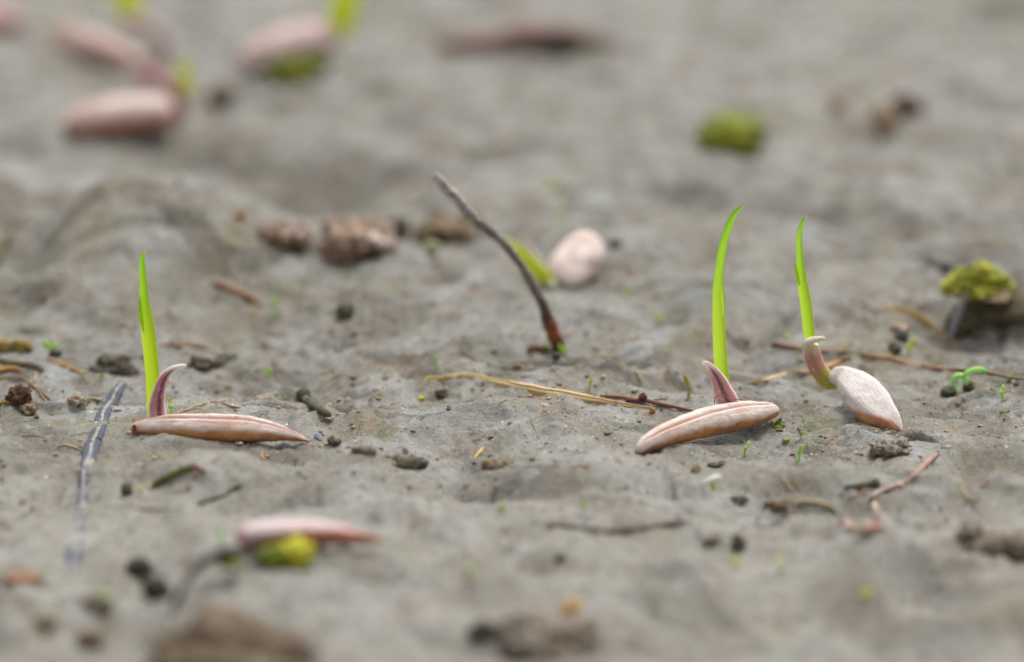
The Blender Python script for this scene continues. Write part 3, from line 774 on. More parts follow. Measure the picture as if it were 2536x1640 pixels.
# foreground clods
PITCHY = earth("pellet_black", srgb(60, 56, 40), srgb(36, 34, 26), srgb(80, 76, 56), scale=8, bump=.03)
lump("mud_pellet", "dark olive pellet at the lower left, the smaller and browner of two side by side", "pellet", PITCHY, cF(895, 925), 33, 20, .9, amp=.25, seed=101)
lump("mud_pellet", "nearly black blocky pellet at the lower left, larger of two side by side", "pellet", PITCHY, cF(1012, 1070), 37, 31, .9, amp=.2, seed=102)
lump("mud_pellet", "dark olive out-of-focus pellet at the left end of the bottom centre clod", "pellet", PITCHY, cG(1030, 1345), 34, 26, .9, amp=.25, seed=103)
lump("mud_pellet", "dark olive small pellet alone in the lower centre", "pellet", OLIVE, cG(1530, 870), 14, 13, .9, amp=.2, seed=104)
lump("mud_clod", "large out-of-focus brown clod at the bottom edge left of centre", "clod", earth('clod_front', srgb(108, 92, 72), srgb(78, 64, 48), srgb(136, 122, 102), scale=.9, bump=.06), (555, 1660), 205, 132, .7, amp=.22, seed=24, sub=5, multi=False)
lump("mud_clod", "out-of-focus dark clod near the bottom edge beside the orange flake", "clod", CLOD, cG(1440, 1400), 130, 40, .7, amp=.35, seed=25, sub=5, group="clods in the foreground")
lump("husk_flake", "out-of-focus orange flake on the clod at the bottom centre", "flake", earth("orange_flake", srgb(196, 150, 96), srgb(206, 170, 100)), cG(1605, 1190), 32, 20, .5, amp=.25, seed=26, tilt=.5)
lump("mud_clod", "low brown clod at the lower right edge of the photo", "clod", CLOD, cH(2180, 770), 95, 30, .6, amp=.4, seed=27, sub=5, group="clods in the foreground")
lump("mud_clod", "greyish upright clod left of the low brown one at the lower right edge", "clod", CLOD, cH(1975, 710), 32, 24, .8, amp=.35, seed=28, group="clods in the foreground")
lump("mud_clod", "dark olive crumb standing in the lower right below the wavy twig", "clod", CLODD, cH(470, 770), 17, 26, .9, amp=.3, seed=29)
lump("mud_clod", "smaller olive crumb left of the dark standing crumb in the lower right", "clod", CLOD, cH(285, 755), 17, 14, .9, amp=.3, seed=30)
lump("husk_flake", "rusty out-of-focus flake at the lower left edge", "flake", earth("rust_flake", srgb(166, 122, 88), srgb(140, 104, 78)), cF(150, 1000), 46, 13, .6, amp=.3, seed=31)
lump("mud_clod", "brown out-of-focus clod in the lower left corner", "clod", CLODB, cF(275, 1290), 30, 20, .9, amp=.3, seed=32)
lump("mud_clod", "olive brown clod in the lower left, right of the corner clod", "clod", CLODB, cF(595, 1390), 32, 26, .9, amp=.3, seed=33)
lump("mud_clod", "dark crumb above the olive clod in the lower left", "clod", CLODD, cF(640, 1170), 36, 18, .9, amp=.3, seed=34)
# mossy crusts of the middle foreground
lump("soil_crust", "long dark mossy crust below the straw, widest of the crusts", "soil crust", CLODD, cG(540, 245), 50, 13, .6, amp=.35, seed=35, group="dark crusts on the mud")
lump("soil_crust", "small dark crust at the left end of the ridge right of the left seedling", "soil crust", CLODD, cG(75, 120), 15, 11, .8, amp=.35, seed=36, group="dark crusts on the mud")
lump("soil_crust", "grey brown crust at the right end of the ridge right of the left seedling", "soil crust", CLOD, cG(250, 165), 24, 10, .7, amp=.4, seed=37, group="dark crusts on the mud")
lump("soil_crust", "flat brown crust right of the tiny yellow splinter", "soil crust", CLODB, cG(1130, 265), 32, 8, .6, amp=.35, seed=38, group="dark crusts on the mud")
lump("soil_crust", "small rusty crust below the middle seed, left of the mud hump", "soil crust", CLODB, cH(190, 295), 13, 9, .9, amp=.3, seed=39, group="dark crusts on the mud")
lump("soil_crust", "thin dark crust right of the small rusty one below the middle seed", "soil crust", CLODD, cH(330, 268), 26, 6, .6, amp=.3, seed=40, group="dark crusts on the mud")
lump("soil_crust", "cracked brown lump of mud below the tip of the right seed", "soil crust", CLOD, cH(1450, 160), 46, 14, .8, amp=.45, freq=1.4, seed=41, sub=5, group="dark crusts on the mud")
lump("soil_crust", "dark crumbly lump under the white scrap below the middle seed", "soil crust", CLODD, cH(470, 495), 20, 14, .8, amp=.4, seed=42, group="dark crusts on the mud")
lump("soil_crust", "brown crumb right of the dark crumbly lump below the middle seed", "soil crust", CLODB, cH(720, 520), 26, 10, .7, amp=.4, seed=43, group="dark crusts on the mud")
lump("soil_crust", "dark crust with olive moss under the left end of the straw", "soil crust", CLODD, cD(740, 1095), 20, 11, .7, amp=.4, seed=44, group="dark crusts on the mud")
lump("moss_clump", "tiny yellow-green moss dot under the left end of the straw", "moss", MOSSY, cD(620, 1120), 10, 7, .9, amp=.2, seed=45)
# pellets and worm casts
def cast(label, ball, ring, tail, mat=OLIVE, seed=0):
    tt = root("worm_cast", label, "worm cast", P(*ball[:2]), "worm casts")
    c, r = lump_at(ball, ball[2], ring, .95, .05)
    mesh_obj("pellet", lump_data(c, r, .16, 1.5, 4, seed), mat, tt)
    if tail: mesh_obj("coil", loft(lying(tail, .9, .8), 30, 14, 'view', None, .16, 14, seed=seed), mat, tt)
    return tt
cast("knobbed olive worm cast with a short tail, right of the left seedling", cE(1930, 1105, 46), 20, [cE(*p) for p in [(1935, 1140, 28), (1985, 1175, 27), (2040, 1210, 26), (2085, 1240, 23), (2104, 1254, 8)]], seed=50)
cast("round dark olive worm pellet alone on the mud left of the stick", cD(140, 565, 60), 24, None, seed=51)
cast("flat olive worm cast with a round head, under the pink twig at the lower right", cH(1350, 385, 36), 12, [cH(*p) for p in [(1340, 400, 20), (1290, 405, 18), (1230, 412, 16), (1170, 420, 14), (1150, 424, 4)]], seed=52)
cast("dark oval worm pellet below the left seedling", cF(820, 425, 38), 19, None, seed=53)

# ================================================================== stick, straws, twigs
STICK = fibre_mat("stick", [(0, (92, 62, 46)), (.08, (110, 66, 42)), (.15, (170, 92, 44)), (.21, (104, 74, 60)), (.36, (160, 146, 136)), (.75, (184, 174, 166)), (1, (216, 208, 200))], (88, 76, 70), .7, 5.0, .05)
ys = P(DS(1300, 818)).y
st = root("stick", "thin grey broken stick leaning left, orange brown at its foot in the mud", "stick", P(DS(1300, 815)))
mesh_obj("stem", loft(upright([DS(*p) for p in [(1307, 840, 16), (1301, 815, 16), (1291, 788, 17), (1277, 750, 16), (1264, 714, 11.5), (1250, 684, 11), (1237, 662, 11), (1219, 630, 10.5), (1197, 597, 10.5), (1171, 566, 12), (1141, 541, 11), (1110, 516, 11), (1072, 474, 11), (1040, 440, 11.5), (1017, 413, 11.5), (1011, 406, 8)]], ys, .55), 110, 18, 'view', None, .28, 11), STICK, st)
mesh_obj("bark_flake", loft(upright([DS(*p) for p in [(1105, 508, 2), (1118, 516, 6), (1135, 530, 7), (1150, 542, 5), (1158, 550, 1)]], ys - .04, .7), 14, 8, 'view', None, .3, 12), earth("bark", srgb(150, 138, 130), srgb(110, 92, 84), scale=9), st)
STRAW = fibre_mat("straw_gold", [(0, (196, 176, 90)), (.25, (222, 198, 136)), (.55, (220, 188, 140)), (.85, (198, 168, 116)), (1, (160, 124, 88))], (160, 122, 70), .55, 6.0)
ground_loft("straw", "long golden dead straw lying on the mud in the centre", "straw", STRAW,
            [cD(*p) for p in [(622, 1012, 5), (680, 1005, 16), (760, 1000, 15), (820, 985, 14), (880, 975, 13), (960, 988, 18), (1060, 1012, 20), (1180, 1040, 25), (1320, 1070, 28), (1480, 1098, 30), (1640, 1125, 27), (1780, 1150, 22), (1920, 1172, 18), (2060, 1190, 14), (2130, 1196, 5)]], .36, .9, 110, 14, .2, 6)

TWIG = fibre_mat("twig_red", [(0, (190, 140, 100)), (.3, (150, 92, 70)), (.6, (140, 90, 72)), (1, (152, 106, 84))], (104, 66, 52), .6)
tw = root("twig", "thin reddish twig running from the straw to the middle seed", "twig", P(cB(300, 800)))
rw = lying([cD(*p) for p in [(1760, 1108, 4), (1850, 1120, 11), (1960, 1138, 13)]] + [cB(*p) for p in [(0, 745, 24), (130, 748, 25), (240, 758, 30), (400, 795, 28), (560, 825, 26), (720, 855, 22), (880, 884, 14)]], .9, 1.3)
mesh_obj("stem", loft(rw, 70, 12, 'view', None, .12, 8), TWIG, tw)
mesh_obj("bud", lump_data(P(cB(215, 745)) + Vector((0, -.02, .055)), (.036, .036, .036), .3, sub=3, seed=60), earth("bud", srgb(104, 64, 50), srgb(80, 50, 42), scale=12), tw)
lump("seed_husk", "tiny orange husk under the reddish twig", "husk", earth("orange_husk", srgb(200, 144, 70), srgb(180, 120, 60), scale=10), cB(340, 860), 7, 10, .8, amp=.25, sub=3, seed=61)
BEIGE = fibre_mat("straw_beige", [(0, (210, 180, 130)), (.6, (214, 190, 158)), (.85, (190, 140, 90)), (1, (110, 76, 54))], (170, 130, 84), .55, 5)
ground_loft("straw", "short beige straw with a brown tip lying behind the right seedling", "straw", BEIGE,
            [cB(*p) for p in [(1540, 522, 8), (1640, 505, 22), (1800, 470, 30), (2000, 420, 32), (2200, 372, 34)]] + [cC(*p) for p in [(300, 640, 34), (500, 570, 34), (640, 525, 34), (740, 490, 36), (800, 480, 30), (815, 478, 6)]], .6, .9, 60, 12, .12, 6)
ROOTY = fibre_mat("root_brown", [(0, (110, 82, 70)), (.06, (150, 112, 92)), (.3, (170, 132, 98)), (.5, (206, 150, 86)), (.7, (164, 126, 94)), (1, (170, 140, 118))], (128, 96, 76), .6)
ground_loft("root", "long thin orange brown root crossing behind the right seedling to the right edge", "root", ROOTY,
            [cC2(*p) for p in [(20, 852, 6), (50, 848, 16), (110, 858, 14), (220, 874, 10), (340, 886, 9), (450, 886, 9), (560, 902, 11), (650, 920, 10), (700, 922, 11), (800, 948, 10), (920, 970, 9), (1010, 988, 10), (1150, 992, 8), (1300, 1010, 8), (1420, 1035, 8), (1540, 1050, 8)]], .9, 1.1, 110, 10, .2, 5)
ground_loft("root", "fine dark root right of the mossy clod, running to the right edge", "root", earth("root_dark", srgb(96, 80, 70), srgb(76, 64, 58)), [cC2(*p) for p in [(1070, 842, 4), (1150, 870, 6), (1250, 895, 6), (1380, 930, 6), (1540, 955, 6)]], .9, 1, 40, 8)
gm = N("grass_slate", .75, .2)
gu = gm.math('ABSOLUTE', gm.math('ADD', gm.attr("up"), gm.math('MULTIPLY_ADD', gm.noise(2.2, 5, .65), 1.6, -.8)))
gc = gm.mix(gm.step(gu, .0, .42), srgb(164, 156, 144), srgb(72, 78, 92))
gc = gm.mix(gm.step(gm.noise(14, 4, .65), .48, .66, 0, .7), gc, srgb(64, 64, 68))
gc = gm.mix(gm.step(gm.noise(3, 4, .6), .55, .66, 0, .9), gc, srgb(150, 142, 130))
gm.color(gc); gm.bump(gm.noise(18, 4, .6), .015)
DARKG = gm.m
rows = []
for px, py, hw in [cE(*p) for p in [(775, 1040, 40), (740, 1090, 56), (700, 1160, 64), (655, 1235, 62)]] + [cF(*p) for p in [(640, 50, 62), (600, 130, 72), (575, 230, 66), (545, 330, 50), (535, 450, 40), (530, 560, 46), (500, 700, 64), (480, 800, 66), (470, 900, 58), (455, 980, 40)]]:
    c = P(px, py); k = len(rows); rows.append((c.x, c.y, c.z + (.014 if k < 8 else -.004 if k < 9 else -.014), hw * px2cm(c) * .72, .02))
tag(mesh_obj("grass_blade", loft(rows, 90, 14, 'flat', lambda t, ph: (1 - .5 * math.exp(-((ph - 1.57) /   .35) ** 2), 0), .06, 3), DARKG, None, P(cF(575, 230))),
    "slate blue dead grass blade pressed into the mud beside the left seedling", "grass blade")
GREYT = earth("twig_grey", srgb(112, 102, 98), srgb(86, 78, 76), scale=5)
ground_loft("twig", "wavy dark grey twig lying in front of the middle seedling", "twig", GREYT, [cG(*p) for p in [(1440, 655, 5), (1540, 668, 14), (1650, 680, 17), (1760, 700, 18), (1870, 705, 18), (1980, 690, 17), (2090, 676, 16), (2200, 662, 18), (2300, 648, 18), (2390, 640, 6)]], .9, .8, 70, 10)
tw = root("twig", "bent pinkish twig with a fleshy end in the lower right", "twig", P(cH(1540, 380)))
PKT = fibre_mat("twig_pink", [(0, (190, 148, 126)), (.35, (194, 162, 142)), (.5, (216, 198, 182)), (.8, (208, 184, 166)), (1, (196, 156, 138))], (160, 130, 112), .6)
mesh_obj("stem", loft(lying([cH(*p) for p in [(1765, 200, 6), (1740, 215, 16), (1680, 270, 16), (1610, 335, 15), (1540, 390, 16), (1470, 415, 14), (1400, 440, 14), (1345, 470, 18), (1328, 500, 20), (1345, 540, 19), (1358, 590, 17), (1360, 640, 16), (1360, 660, 4)]], .9, 1.0), 70, 12, 'view', None, .16, 6), PKT, tw)
mesh_obj("fleshy_end", loft(lying([cH(*p) for p in [(1120, 640, 6), (1160, 650, 22), (1200, 680, 18), (1260, 690, 19), (1330, 690, 32), (1400, 680, 22), (1425, 676, 5)]], .7, .9), 40, 14, 'view', None, .3, 5), earth("flesh_pink", srgb(190, 160, 142), srgb(180, 138, 118), scale=3), tw)
lump("husk_scrap", "tiny cream knot where the pink twig bends in the lower right", "husk", earth("cream", srgb(216, 190, 170), srgb(200, 170, 146), scale=8), cH(1505, 395), 10, 8, .9, amp=.25, sub=3, seed=62)
ground_loft("root", "thin curved yellow rootlet left of the bent pink twig", "root", earth("root_yellow", srgb(164, 146, 96), srgb(140, 124, 80)), [cH(*p) for p in [(820, 525, 5), (880, 508, 9), (960, 512, 9), (1040, 535, 11), (1085, 570, 13), (1090, 590, 4)]], .8, .8, 40, 8)
tw = root("twig", "dark curved twig arching from the mossy foreground ball to the lower left", "twig", P(cF(1430, 1000)))
mesh_obj("stem", loft(lying([cF(*p) for p in [(1700, 850, 8), (1640, 880, 32), (1580, 930, 34), (1500, 975, 34), (1420, 1005, 32), (1330, 1045, 30), (1250, 1090, 28), (1190, 1140, 24), (1140, 1190, 20), (1110, 1220, 5)]], .9, 1.1, [0, .05, .10, .14, .16, .16, .13, .08, .03, 0]), 50, 12, 'view', None, .18, 4), earth("twig_dark", srgb(66, 54, 42), srgb(48, 40, 32), scale=5), tw)
mesh_obj("moss_tuft", lump_data(P(cF(1490, 985)) + Vector((0, 0, .1)), (.09, .06, .035), .3, seed=63), MOSSG, tw)
ground_loft("straw", "short rusty brown straw lying behind the left seedling", "straw", earth("rust_straw", srgb(150, 112, 84), srgb(128, 92, 66), scale=4), [cE(*p) for p in [(1330, 398, 6), (1380, 405, 18), (1450, 432, 24), (1530, 470, 27), (1600, 505, 27), (1650, 530, 16), (1664, 538, 4)]], .7, .8, 30, 10)
tw = root("leaf_scrap", "curled green and brown leaf scrap on the small mound below the left seedling", "leaf scrap", P(cF(1150, 350)))
mesh_obj("blade", loft(lying([cF(*p) for p in [(970, 430, 6), (1010, 405, 22), (1070, 370, 26), (1140, 335, 26), (1190, 312, 24), (1230, 300, 20)]], .6, 1.2), 30, 10, 'view', None, .2, 6), earth("scrap_green", srgb(96, 100, 40), srgb(72, 70, 40), srgb(110, 84, 60)), tw)
mesh_obj("tip", loft(lying([cF(*p) for p in [(1190, 308, 14), (1230, 296, 22), (1270, 296, 20), (1310, 306, 14), (1335, 316, 4)]], .6, 1.4), 20, 10, 'view', None, .2, 8), earth("scrap_brown", srgb(120, 84, 72), srgb(170, 146, 134)), tw)
ground_loft("twig", "short olive twig on the mud right of the curled leaf scrap", "twig", CLODD, [cF(*p) for p in [(1270, 520, 5), (1330, 502, 15), (1400, 485, 15), (1450, 468, 12), (1500, 435, 16), (1545, 415, 18), (1570, 405, 5)]], .7, .7, 30, 10, .3)
ground_loft("twig", "faint brown twig half sunk below the dark oval pellet at the lower left", "twig", CLOD, [cF(*p) for p in [(840, 550, 5), (920, 555, 13), (1010, 558, 15), (1110, 556, 13), (1190, 552, 5)]], .7, .4, 30, 10, .3)
ground_loft("rootlet", "pale thin rootlet on the mud between the left seedling and the worm cast", "root", earth("rootlet", srgb(170, 150, 106), srgb(150, 128, 92), scale=8), [cA(*p) for p in [(430, 1232, 4), (490, 1205, 9), (570, 1180, 11), (600, 1168, 9), (660, 1155, 8), (730, 1162, 9), (790, 1186, 10), (840, 1194, 7), (900, 1170, 6), (960, 1140, 6), (1040, 1132, 6), (1130, 1134, 5), (1200, 1120, 4)]], .9, .9, 60, 8, .2, 8)
ground_loft("splinter", "tiny golden splinter standing off the mud in the centre foreground", "splinter", STRAW, [cG(*p) for p in [(975, 235, 4), (992, 212, 13), (1015, 190, 14), (1035, 165, 12), (1042, 152, 4)]], .7, .8, 20, 10)
ground_loft("stone_chip", "tiny grey chip at the pointed tip of the left seed", "chip", earth("chip", srgb(168, 172, 180), srgb(110, 114, 122), scale=14), [cA(*p) for p in [(1362, 1428, 6), (1385, 1415, 18), (1410, 1402, 22), (1428, 1418, 20), (1438, 1432, 6)]], .6, .8, 16, 8, .35, 10)
# debris at the left edge
lump("mud_clod", "crumbly reddish brown clod at the left edge beside fine straws", "clod", earth("clod_red", srgb(108, 74, 52), srgb(78, 54, 42), srgb(150, 112, 84), scale=4, bump=.06), cE(115, 1115), 30, 30, .9, amp=.45, freq=1.3, seed=70, sub=5)
lump("mud_clod", "low brown crumb at the foot of the reddish clod by the left edge", "clod", CLODB, cE(150, 1180), 40, 14, .7, amp=.45, seed=71)
lump("mud_clod", "dark grey clod with a blunt top left of the green leaf of the left seedling", "clod", CLODD, cE(720, 880), 32, 19, .8, amp=.4, seed=72)
lump("mud_clod", "long dark crust under the dark grey clod left of the left seedling", "clod", BLACK, cE(720, 950), 62, 11, .6, amp=.4, seed=73)
lump("husk_scrap", "pale crumbly scrap beside a small dry leaf left of the grass blade", "husk", CLODP, cE(485, 1140), 20, 14, .8, amp=.5, seed=74)
ground_loft("leaf_scrap", "small olive dry leaf tip beside the pale crumbly scrap", "leaf scrap", earth("olive_leaf", srgb(120, 104, 50), srgb(84, 70, 40), scale=6), [cE(*p) for p in [(540, 1195, 6), (545, 1165, 17), (565, 1143, 15), (595, 1135, 10), (620, 1128, 3)]], .6, 1.0, 20, 10)
SG = earth("straw_ochre", srgb(176, 138, 70), srgb(150, 110, 60), scale=5)
SB2 = earth("straw_brown", srgb(140, 112, 84), srgb(110, 84, 62), scale=5)
ground_loft("straw", "thick ochre straw end entering at the left edge", "straw", SG, [cE(*p) for p in [(-60, 960, 20), (0, 960, 24), (60, 945, 20), (120, 948, 14), (140, 955, 5)]], .7, 1.1, 24, 10)
ground_loft("twig", "dark twig lying level at the left edge above the ochre straw", "twig", CLODD, [cE(*p) for p in [(-60, 890, 22), (40, 902, 24), (130, 915, 22), (220, 930, 24), (265, 945, 18), (280, 952, 4)]], .7, .8, 30, 10, .25)
ground_loft("straw", "fine pale brown straw slanting right of the reddish clod", "straw", SB2, [cE(*p) for p in [(95, 985, 4), (170, 1020, 9), (240, 1075, 9), (310, 1130, 9), (380, 1190, 4)]], .8, 1.3, 30, 8)
ground_loft("straw", "second fine straw, crossing above the reddish clod at the left edge", "straw", SB2, [cE(*p) for p in [(-40, 1005, 6), (60, 1000, 10), (150, 1015, 10), (220, 1060, 9), (270, 1120, 8), (300, 1160, 3)]], .8, 1.5, 30, 8)
ground_loft("straw", "ochre straw running toward two green dots left of the left seedling", "straw", SG, [cE(*p) for p in [(300, 868, 6), (340, 890, 14), (400, 918, 16), (460, 942, 14), (515, 965, 5)]], .7, .8, 24, 10)
ground_loft("straw", "curled ochre straw under the reddish clod at the left edge", "straw", SG, [cE(*p) for p in [(-30, 1180, 10), (30, 1155, 13), (80, 1160, 11), (130, 1190, 11), (185, 1222, 4)]], .7, .9, 24, 10)
lump("moss_clump", "yellowish moss patch at the left edge above the dark twig", "moss", earth("moss_ochre", srgb(150, 128, 62), srgb(120, 104, 56), scale=4), cE(70, 790), 42, 15, .7, amp=.4, seed=75)
lump("soil_crumb", "dark crumb behind the green sprout near the left edge", "soil crumb", BLACK, cE(350, 835), 15, 10, .9, amp=.3, seed=76)
ground_loft("grass_blade", "blurred dark olive blade at the left edge of the photo behind the mud rise", "grass blade", earth("blade_olive", srgb(100, 94, 66), srgb(84, 80, 58)), [DS(*p) for p in [(-12, 620, 8), (5, 590, 9), (18, 560, 9), (30, 530, 7), (34, 515, 2)]], .7, 1.5, 24, 10)
ground_loft("straw", "dull ochre straw lying right of the left seedling's leaf", "straw", SB2, [cE(*p) for p in [(1010, 780, 6), (1070, 795, 18), (1140, 800, 17), (1220, 795, 20), (1290, 800, 16), (1320, 806, 5)]], .7, .7, 30, 10, .3)
lump("soil_crust", "long dark crust in the hollow right of the left seedling's hook", "soil crust", CLODD, cE(1370, 905), 62, 9, .5, amp=.45, seed=77, group="dark crusts on the mud")
# far smudges
lump("mud_clod", "blurred brown clod under the moss seed's right side at the upper left", "clod", CLODB, cI(1395, 610), 32, 24, .9, amp=.3, seed=80)
lump("mud_clod", "tiny rusty crumb on the mud rise left of the clod row", "clod", SG, cI(1530, 1370), 14, 15, .9, amp=.2, seed=81)
lump("soil_crumb", "dark blurred crumb beside the rear seed behind the stick", "soil crumb", BLACK, cD(1860, 140), 17, 11, .9, amp=.3, seed=82)
lump("moss_clump", "pale green blurred tuft below the brown clod left of the stick", "moss", earth("moss_pale", srgb(190, 196, 150), srgb(160, 166, 110)), cD(690, 165), 17, 22, .8, amp=.2, seed=83)

# curled sprout with two crumbs
GREENS = green_mat("sprout_green", (146, 206, 48), (176, 216, 60))
GREENY2 = green_mat("sprout_yellow", (178, 200, 50), (206, 214, 66))
GREENP = green_mat("sprout_pale", (150, 220, 110), (180, 228, 128))
ysp = P(cC2(1100, 1110)).y
sp = root("sprout", "pale green curled sprout with a looped stem between two dark crumbs at the right", "sprout", P(cC2(1100, 1110)))
mesh_obj("stem", loft(upright([cC2(*p) for p in [(1106, 1115, 13), (1098, 1085, 13), (1092, 1055, 14), (1104, 1028, 15), (1130, 1018, 15), (1155, 1028, 16), (1165, 1050, 14), (1170, 1075, 10)]], ysp, .9), 40, 12), GREENP, sp)
mesh_obj("leaf", loft(upright([cC2(*p) for p in [(1150, 1030, 8), (1165, 1010, 15), (1195, 994, 17), (1230, 986, 18), (1262, 986, 15), (1285, 993, 9), (1292, 998, 2)]], ysp - .02, .4), 30, 12), GREENP, sp)
lump("soil_crumb", "olive crumb at the left foot of the curled pale sprout", "soil crumb", OLIVE, cC2(1065, 1115), 20, 13, .9, amp=.25, seed=84)
lump("soil_crumb", "olive crumb at the right foot of the curled pale sprout", "soil crumb", OLIVE, cC2(1185, 1085), 14, 15, .9, amp=.25, seed=85)

# pale yellow spike left of the middle seedling
yk = P(cB(800, 700)).y
tag(mesh_obj("sprout", loft(upright([cB(*p) for p in [(812, 705, 42), (800, 670, 26), (805, 610, 20), (795, 550, 27), (780, 490, 34), (762, 440, 28), (745, 415, 12), (738, 405, 3)]], yk, .6), 36, 12, 'view', None, .12, 20),
    fibre_mat("spike", [(0, (206, 196, 160)), (.35, (206, 192, 150)), (.6, (206, 190, 90)), (1, (200, 160, 80))], (186, 170, 110), .55), None, P(cB(800, 700))),
    "tiny pale yellow spike standing left of the middle seedling", "sprout")
# white scrap
wf = root("white_scrap", "tiny white petal-like scrap on a green stalk below the middle seed", "scrap", P(cH(300, 420)))
yw = P(cH(300, 425)).y
mesh_obj("stalk", loft(upright([cH(*p) for p in [(305, 428, 18), (302, 400, 20), (300, 375, 14), (300, 360, 4)]], yw, .8), 14, 10), GREENY2, wf)
mesh_obj("petal", loft(upright([cH(*p) for p in [(228, 384, 5), (255, 375, 15), (290, 362, 22), (330, 348, 20), (358, 340, 8)]], yw - .01, .8), 24, 12, 'view', None, .2, 10), earth("white_scrap", srgb(222, 222, 210), srgb(206, 206, 190), scale=8, bump=.01), wf)
# green tuft at the right end of the middle seed
mt = root("moss_clump", "small olive green tuft under the right end of the middle seed", "moss", P(cB(1930, 1080)))
ym = P(cB(1940, 1100)).y
for a in ([(1900, 1090, 20), (1930, 1020, 36), (1965, 970, 22), (1985, 950, 4)], [(1880, 1080, 20), (1860, 1020, 26), (1850, 980, 5)], [(1940, 1095, 20), (1985, 1060, 36), (2020, 1080, 30), (2035, 1110, 5)], [(1900, 1095, 30), (1940, 1080, 40), (1990, 1105, 20), (2000, 1112, 4)]):
    mesh_obj("leaf", loft(upright([cB(*p) for p in a], ym + random.uniform(-.05, .05), .5), 16, 10, 'view', None, .2, 14), green_mat("tuft", (86, 104, 30), (120, 132, 40)), mt)
# base of the stick
lump("soil_crumb", "dark round crumb at the foot of the leaning stick", "soil crumb", BLACK, cD(1482, 850), 11, 9, .9, amp=.25, sub=3, seed=86)
lump("husk_scrap", "reddish brown scrap left of the foot of the leaning stick", "husk", earth("scrap_red", srgb(134, 96, 80), srgb(100, 72, 58)), cD(1350, 800), 18, 9, .8, amp=.35, seed=87)
lump("moss_clump", "olive tuft between the reddish scrap and the foot of the stick", "moss", MOSSG, cD(1412, 800), 13, 12, .8, amp=.35, seed=88)

# ------------------------------------------------------------------ tiny sprouts: two kinds, copied
def blade_proto(mat):
    o = root("sprout", None, "sprout", (0, 0, 0))
    mesh_obj("stem", loft([(0, 0, -.06, .010, .010), (.002, 0, .0, .012, .012), (.0, 0, .05, .011, .011), (.004, 0, .09, .010, .010)], 10, 8), mat, o)
    mesh_obj("leaf", loft([(.003, 0, .06, .010, .008), (.0, .0, .10, .026, .012), (-.004, 0, .14, .034, .013), (-.006, 0, .18, .028, .010), (.0, 0, .215, .006, .004)], 16, 10), mat, o)
    return o
def pair_proto(mat):
    o = root("sprout", None, "sprout", (0, 0, 0))
    mesh_obj("stem", loft([(0, 0, -.06, .012, .012), (.0, 0, .04, .013, .013), (.004, 0, .09, .012, .012)], 10, 8), mat, o)
    mesh_obj("leaf", loft([(.0, 0, .08, .008, .008), (-.03, 0, .12, .026, .014), (-.05, 0, .165, .030, .014), (-.052, 0, .20, .006, .005)], 14, 10), mat, o)
    mesh_obj("leaf", loft([(.0, 0, .08, .008, .008), (.03, .01, .11, .024, .013), (.062, .01, .13, .028, .013), (.09, .01, .125, .006, .005)], 14, 10), mat, o)
    return o
protos = {('b', 0): blade_proto(GREENS), ('b', 1): blade_proto(GREENY2), ('p', 0): pair_proto(GREENS), ('p', 1): pair_proto(GREENY2)}
used = set()
def sprout(kind, px, size, label=None, rz=None):
    """size: height in photograph pixels"""
    pr = protos[kind]
    if kind in used:
        o = pr.copy(); COL.objects.link(o)
        for ch in pr.children:
            c = ch.copy(); COL.objects.link(c); c.parent = o
    else:
        o = pr; used.add(kind)
    g = P(*px[:2]); k = 1.25 * size * px2cm(g) / .2
    o.location = g * S
    o.scale = (k, k, k)
    o.rotation_euler = (random.uniform(-.2, .2), random.uniform(-.25, .25), random.uniform(0, 6.28) if rz is None else rz)
    o["label"] = label or "tiny green sprout barely rising from the grey mud"
    o["group"] = "tiny sprouts"
    return o
b0, b1, q0, q1 = ('b', 0), ('b', 1), ('p', 0), ('p', 1)
